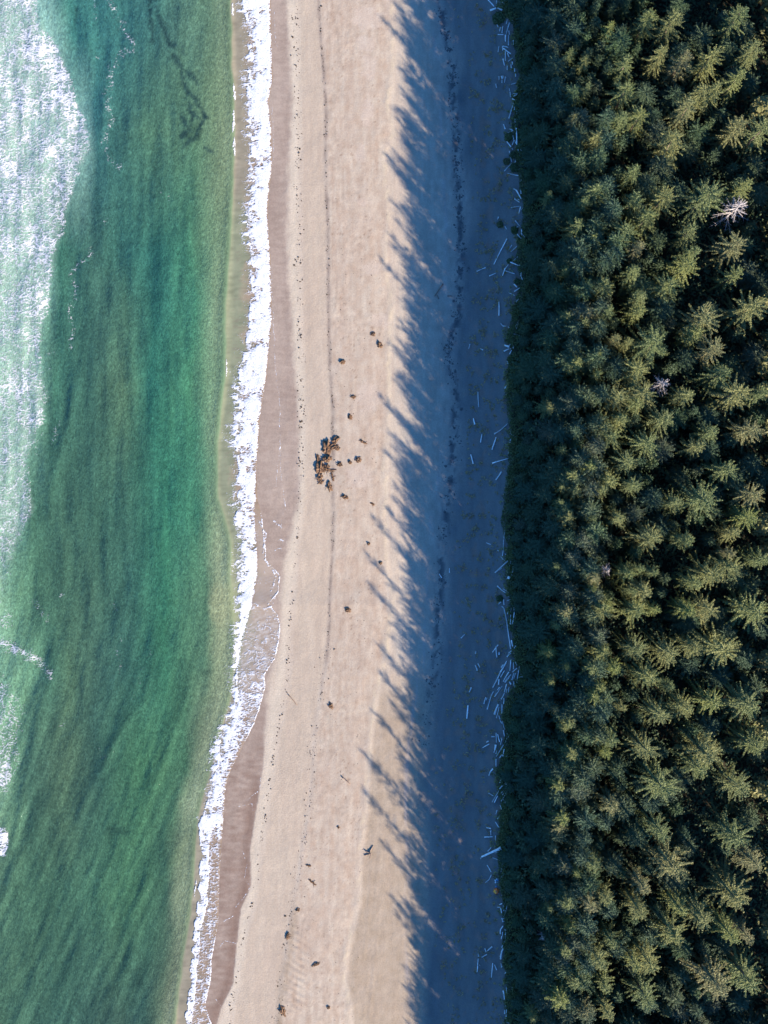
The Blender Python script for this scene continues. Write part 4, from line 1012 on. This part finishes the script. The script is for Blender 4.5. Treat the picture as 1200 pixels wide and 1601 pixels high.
HEAPS = [(511,700,9,17,0,'largest dark kelp heap, upper middle of the cluster'),(525,687,9,6,.5,'kelp heap at the upper right tip of the cluster'),(521,698,11,6,.2,'kelp heap joined to the right of the largest one'),(527,701,6,5,0,'small kelp heap at the right end of the upper cluster'),(497,718,4.5,11,.2,'narrow upright kelp heap at the left of the cluster'),
 (511,717,9,9,0,'round kelp heap just below the largest one'),(500,731,9,13,0,'big kelp heap at the left middle of the cluster'),(511,730,6,6,0,'small kelp heap between the round and the left heaps'),(515,735,14,3.5,-.1,'flat level strip of kelp in the cluster'),(500,746,6,11,.1,'kelp heap at the lower left of the cluster'),(502,754,7,3.5,.3,'small kelp foot below the lower left heap'),
 (515,761,5.5,11,.15,'upright kelp heap at the bottom of the cluster'),(531,726,8,7,0,'kelp heap first to the right of the cluster'),(547,723,5,6,0,'small kelp heap second to the right of the cluster'),(560,719,9,8,.3,'kelp heap third to the right of the cluster, by faint drag marks'),(567,691,12,4,-.4,'tilted kelp strip upper right of the cluster'),(539,777,10,6,-.3,'kelp heap lower right of the cluster'),(582,788,7,3.5,-.5,'small kelp heap near the shadow, lower right of the cluster'),
 (583,523,7,6,0,'kelp heap farthest up the beach, left of the shadow'),(593,540,8,9,.4,'kelp heap second from top, close to the shadow edge'),(535,566,8,7,0,'lone kelp heap above the cluster, near the wrack line'),(552,621,8,5,-.2,'dark kelp heap between the lone one and the cluster'),(547,652,6,8,.2,'kelp heap a little above the cluster'),
 (576,850,4.5,4.5,0,'tiny kelp heap below the cluster near the shadow'),(595,880,5,5.5,0,'tiny kelp heap at a shadow tip'),(544,953,8,7,0,'lone kelp heap with a light streak to its right'),(517,1103,6,9,.2,'lone upright kelp heap below the thin dark stick'),(466,1421,6,5,0,'small kelp heap on the lower wrack line'),(450,1462,6,11,-.1,'upright dark kelp heap on the lower wrack line'),(494,1506,12,5,.5,'curved kelp strip on the lower beach'),
 (442,1579,8,15,.2,'large kelp heap at the bottom of the beach'),(513.5,1499+74,5,5,0,'small kelp heap right of the large bottom heap'),(483,1352,8,3,-.2,'thin kelp strip on the lower beach'),(488,1378,14,3,-.7,'slanting thin kelp strip on the lower beach'),(529,1292,4,4,0,'tiny dark kelp lump alone on pale sand'),(520,746,3,14,.25,'dark kelp strand right of the cluster')]
for k, (a, b, w, h, an, lab) in enumerate(HEAPS): kelp_heap(a, b, w * (1.4 if k < 12 else 1), h * (1.35 if k < 12 else 1), an, k, lab)

# ------------------------------------------------------------------ strand-line scraps and churned seaweed: uncountable, one object each
def scraps(name, label, pts, smin, smax, mat, seed, flat=.5):
    rs = np.random.RandomState(seed); n = len(pts)
    x = WX(pts[:, 0]); y = WY(pts[:, 1]); z = ground_z(x, y)
    s = rs.uniform(smin, smax, n) * rs.uniform(.6, 1.5, n)
    base = np.array([(1, 0, 0), (.3, .9, 0), (-.8, .55, 0), (-.75, -.6, 0), (.35, -.85, 0), (.1, .05, 1)], dtype=float)
    V = np.repeat(base[None], n, 0) * rs.uniform(.6, 1.4, (n, 6, 1))
    a = rs.uniform(0, 6.28, n); st = rs.uniform(.4, 1.2, n)
    vx = V[:, :, 0]; vy = V[:, :, 1] * st[:, None]
    P = np.stack([(vx * np.cos(a)[:, None] - vy * np.sin(a)[:, None]) * s[:, None] + x[:, None], (vx * np.sin(a)[:, None] + vy * np.cos(a)[:, None]) * s[:, None] + y[:, None], V[:, :, 2] * s[:, None] * flat + z[:, None] - .012], 2).reshape(-1, 3)
    f = np.array([(0, 1, 5), (1, 2, 5), (2, 3, 5), (3, 4, 5), (4, 0, 5)])
    F = (f[None] + (np.arange(n) * 6)[:, None, None]).reshape(-1, 3)
    tag(obj(name, npmesh(name, P, F, mat, False)), label, 'seaweed', kind='stuff')
def clustered(line_, n, y0, y1, sd, seed, clump=.6):
    rs = np.random.RandomState(seed); py = rs.uniform(y0, y1, n * 3)
    keep = rs.uniform(0, 1, n * 3) < np.clip(.35 + 1.6 * clump * fbm(py * .06, py * 0 + seed, seed, 3), .02, 1)
    py = py[keep][:n]; return np.stack([line_(py) + rs.normal(0, sd, len(py)), py], 1)
scraps('seaweed_scraps', 'dark dotted line of seaweed scraps nearest the wet sand', np.concatenate([clustered(DOTS, 330, -5, 800, 3.6, 31), clustered(DOTS, 190, 800, 1601, 2.2, 32)]), .09, .24, M_SCRAP, 33)
scraps('wrack_line', 'thin dark wrack line running down the middle of the sand', np.concatenate([clustered(WRACK, 260, 0, 1000, 1.6, 34), clustered(WRACK, 330, 1000, 1601, 5.0, 35)]), .07, .20, M_SCRAP, 36)
rs = np.random.RandomState(8); q = np.stack([rs.uniform(522, 606, 1900), rs.uniform(300, 1601, 1900)], 1); q = q[fbm(q[:, 0] * .04, q[:, 1] * .03, 39, 3) > rs.uniform(-.25, .45, 1900)]; q[:, 0] -= np.interp(q[:, 1], [1000, 1601], [0, 55])
scraps('sand_litter', 'sparse brown litter specks over the dry sand', q, .035, .12, M_SCRAP, 37)
scraps('churned_seaweed', 'dark blotchy line of old seaweed in the tree shadow', np.concatenate([clustered(BLOT, 800, 0, 620, 4.2, 41, 1.0), clustered(BLOT, 320, 620, 1170, 5.5, 42, 1.0)]), .08, .30, M_DARKW, 43, .35)

def tufts(name, label, pts, hgt, mat, seed, blades=7):
    rs = np.random.RandomState(seed); n = len(pts) * blades
    x = np.repeat(WX(pts[:, 0]), blades) + rs.normal(0, .16, n); y = np.repeat(WY(pts[:, 1]), blades) + rs.normal(0, .16, n); z = ground_z(x, y)
    a = rs.uniform(0, 6.28, n); h = hgt * rs.uniform(.5, 1.2, n); l = h * rs.uniform(.6, 1.3, n); w = .035 + .05 * rs.uniform(0, 1, n)
    c, s = np.cos(a), np.sin(a)
    V = np.stack([np.stack([x - s * w, y + c * w, z - .02], 1), np.stack([x + s * w, y - c * w, z - .02], 1), np.stack([x + c * l * .5 + s * w, y + s * l * .5 - c * w, z + h * .8], 1), np.stack([x + c * l, y + s * l, z + h * .75], 1)], 1).reshape(-1, 3)
    tag(obj(name, npmesh(name, V, np.arange(4 * n).reshape(-1, 4), mat, False)), label, 'grass', kind='stuff')
rs = np.random.RandomState(9); py = rs.uniform(-10, 1610, 5200); px = BLOT(py) + 20 + (FOREST(py) - BLOT(py) - 24) * rs.beta(1.6, 1.5, len(py))
k = fbm(px * .05, py * .05, 19, 3) > .10
tufts('dune_grass', 'brown dune grass and plants scattered over the shaded sand', np.stack([px[k], py[k]], 1), .30, M_GRASS, 10)
py = rs.uniform(-10, 1610, 5200); px = FOREST(py) - np.abs(rs.normal(0, 7, len(py))) + 3
k = fbm(px * .04, py * .03, 29, 3) > -.05
tufts('verge_grass', 'yellowish green grass among the logs at the forest edge', np.stack([px[k], py[k]], 1), .45, M_VERGE, 11)

# ------------------------------------------------------------------ the camp
def camp():
    x, y = WX(774.6), WY(1390.3); gz = float(ground_z(np.array([x]), np.array([y]))[0])
    m1 = mat_noise('orange_tent_cloth', (0.92, 0.17, 0.03), (0.95, 0.20, 0.04), 3, rough=.6); m2 = mat_noise('yellow_tent_cloth', (0.95, 0.34, 0.03), (0.95, 0.38, 0.04), 3, rough=.6)
    m3 = mat_noise('tent_pole', (0.25, 0.25, 0.26), (0.35, 0.35, 0.36), 2, rough=.4)
    e = empty('tent', (x, y, gz), 0.3); tag(e, 'small orange dome tent on the shaded sand by the forest', 'tent')
    a = .80; hh = 1.05; nu, nv = 6, 6
    def pt(u, v, g=1.0):
        an = math.pi / 3 * u; r = a * math.cos(v) ** .8
        k = int(math.floor(u)); f = u - k; c0 = Vector((math.cos(math.pi / 3 * k), math.sin(math.pi / 3 * k), 0)); c1 = Vector((math.cos(math.pi / 3 * (k + 1)), math.sin(math.pi / 3 * (k + 1)), 0))
        q = (c0.lerp(c1, f)) * r * g; q.z = hh * math.sin(v) * g; return q
    for name, ks, mt in (('fly', (0, 1, 4, 5), m1), ('side_panel', (2,), m2), ('door_panel', (3,), m2)):
        V, F = [], []
        for k in ks:
            b = len(V); n = 5
            for j in range(nv + 1):
                for i in range(n):
                    q = pt(k + i / (n - 1) * .9999, math.pi / 2 * j / nv * .999); sag = 1 - .05 * math.sin(math.pi * i / (n - 1)); V.append((q.x * sag, q.y * sag, q.z))
            for j in range(nv):
                for i in range(n - 1): F.append((b + j * n + i, b + j * n + i + 1, b + (j + 1) * n + i + 1, b + (j + 1) * n + i))
        obj(name, mesh(name, V, F, mt, True), e)
    for k in range(3):
        p = MB(); pts = [pt(k + .0001, math.pi / 2 * j / 8, 1.015) for j in range(9)] + [pt(k + 3.0001, math.pi / 2 * j / 8, 1.015) for j in range(7, -1, -1)]
        p.tube(pts, [.016] * len(pts), 5); obj('pole', p.build('pole', m3), e)
    wht = mat_noise('white_cloth', (0.70, 0.72, 0.74), (0.80, 0.80, 0.80), 4); blu = mat_noise('blue_cloth', (0.10, 0.30, 0.55), (0.16, 0.42, 0.68), 3)
    for k, (px, py, w, h, mt, lab, nm) in enumerate(((773.2, 1373.4, 2.4, 2.2, wht, 'small white bag heap above the orange tent', 'gear_bag'), (775.4, 1371.3, 2.2, 2.0, wht, 'white bag at the upper right of the gear above the tent', 'gear_bag'), (773.6, 1376.6, 2.6, 2.8, wht, 'white bag lowest of the gear pile above the tent', 'gear_bag'), (775.6, 1374.6, 4.6, 6.2, blu, 'blue crumpled tarp under white bags above the tent', 'tarp'), (774.5, 1383.4, 1.8, 2.4, blu, 'small blue bag right against the top of the tent', 'gear_bag'), (787.2, 1377.6, 2.4, 4.0, wht, 'white bundle at the forest edge right of the gear', 'gear_bag'))):
        rs = np.random.RandomState(70 + k); nu, nv = 14, 6; V = []; F = []
        a_, b_ = w / S / 2, h / S / 2; ht = .30 if mt is wht else .12
        for j in range(nv + 1):
            for i in range(nu):
                u = 2 * math.pi * i / nu; v = math.pi / 2 * j / nv; sq = 1 / max(abs(math.cos(u)), abs(math.sin(u))) ** .6
                d = sq * (1 + rs.uniform(-.09, .09)); V.append((math.cos(u) * math.cos(v) ** .6 * a_ * d, math.sin(u) * math.cos(v) ** .6 * b_ * d, math.sin(v) * ht - .02 + rs.uniform(-.02, .02)))
        for j in range(nv):
            for i in range(nu): F.append((j * nu + i, j * nu + (i + 1) % nu, (j + 1) * nu + (i + 1) % nu, (j + 1) * nu + i))
        x, y = WX(px), WY(py); o = obj(nm, mesh(nm, V, F, mt, True)); o.location = (x, y, float(ground_z(np.array([x]), np.array([y]))[0]) + (.12 if k < 3 else 0)); tag(o, lab, 'tarp' if nm == 'tarp' else 'bag')
camp()
settle_labels()
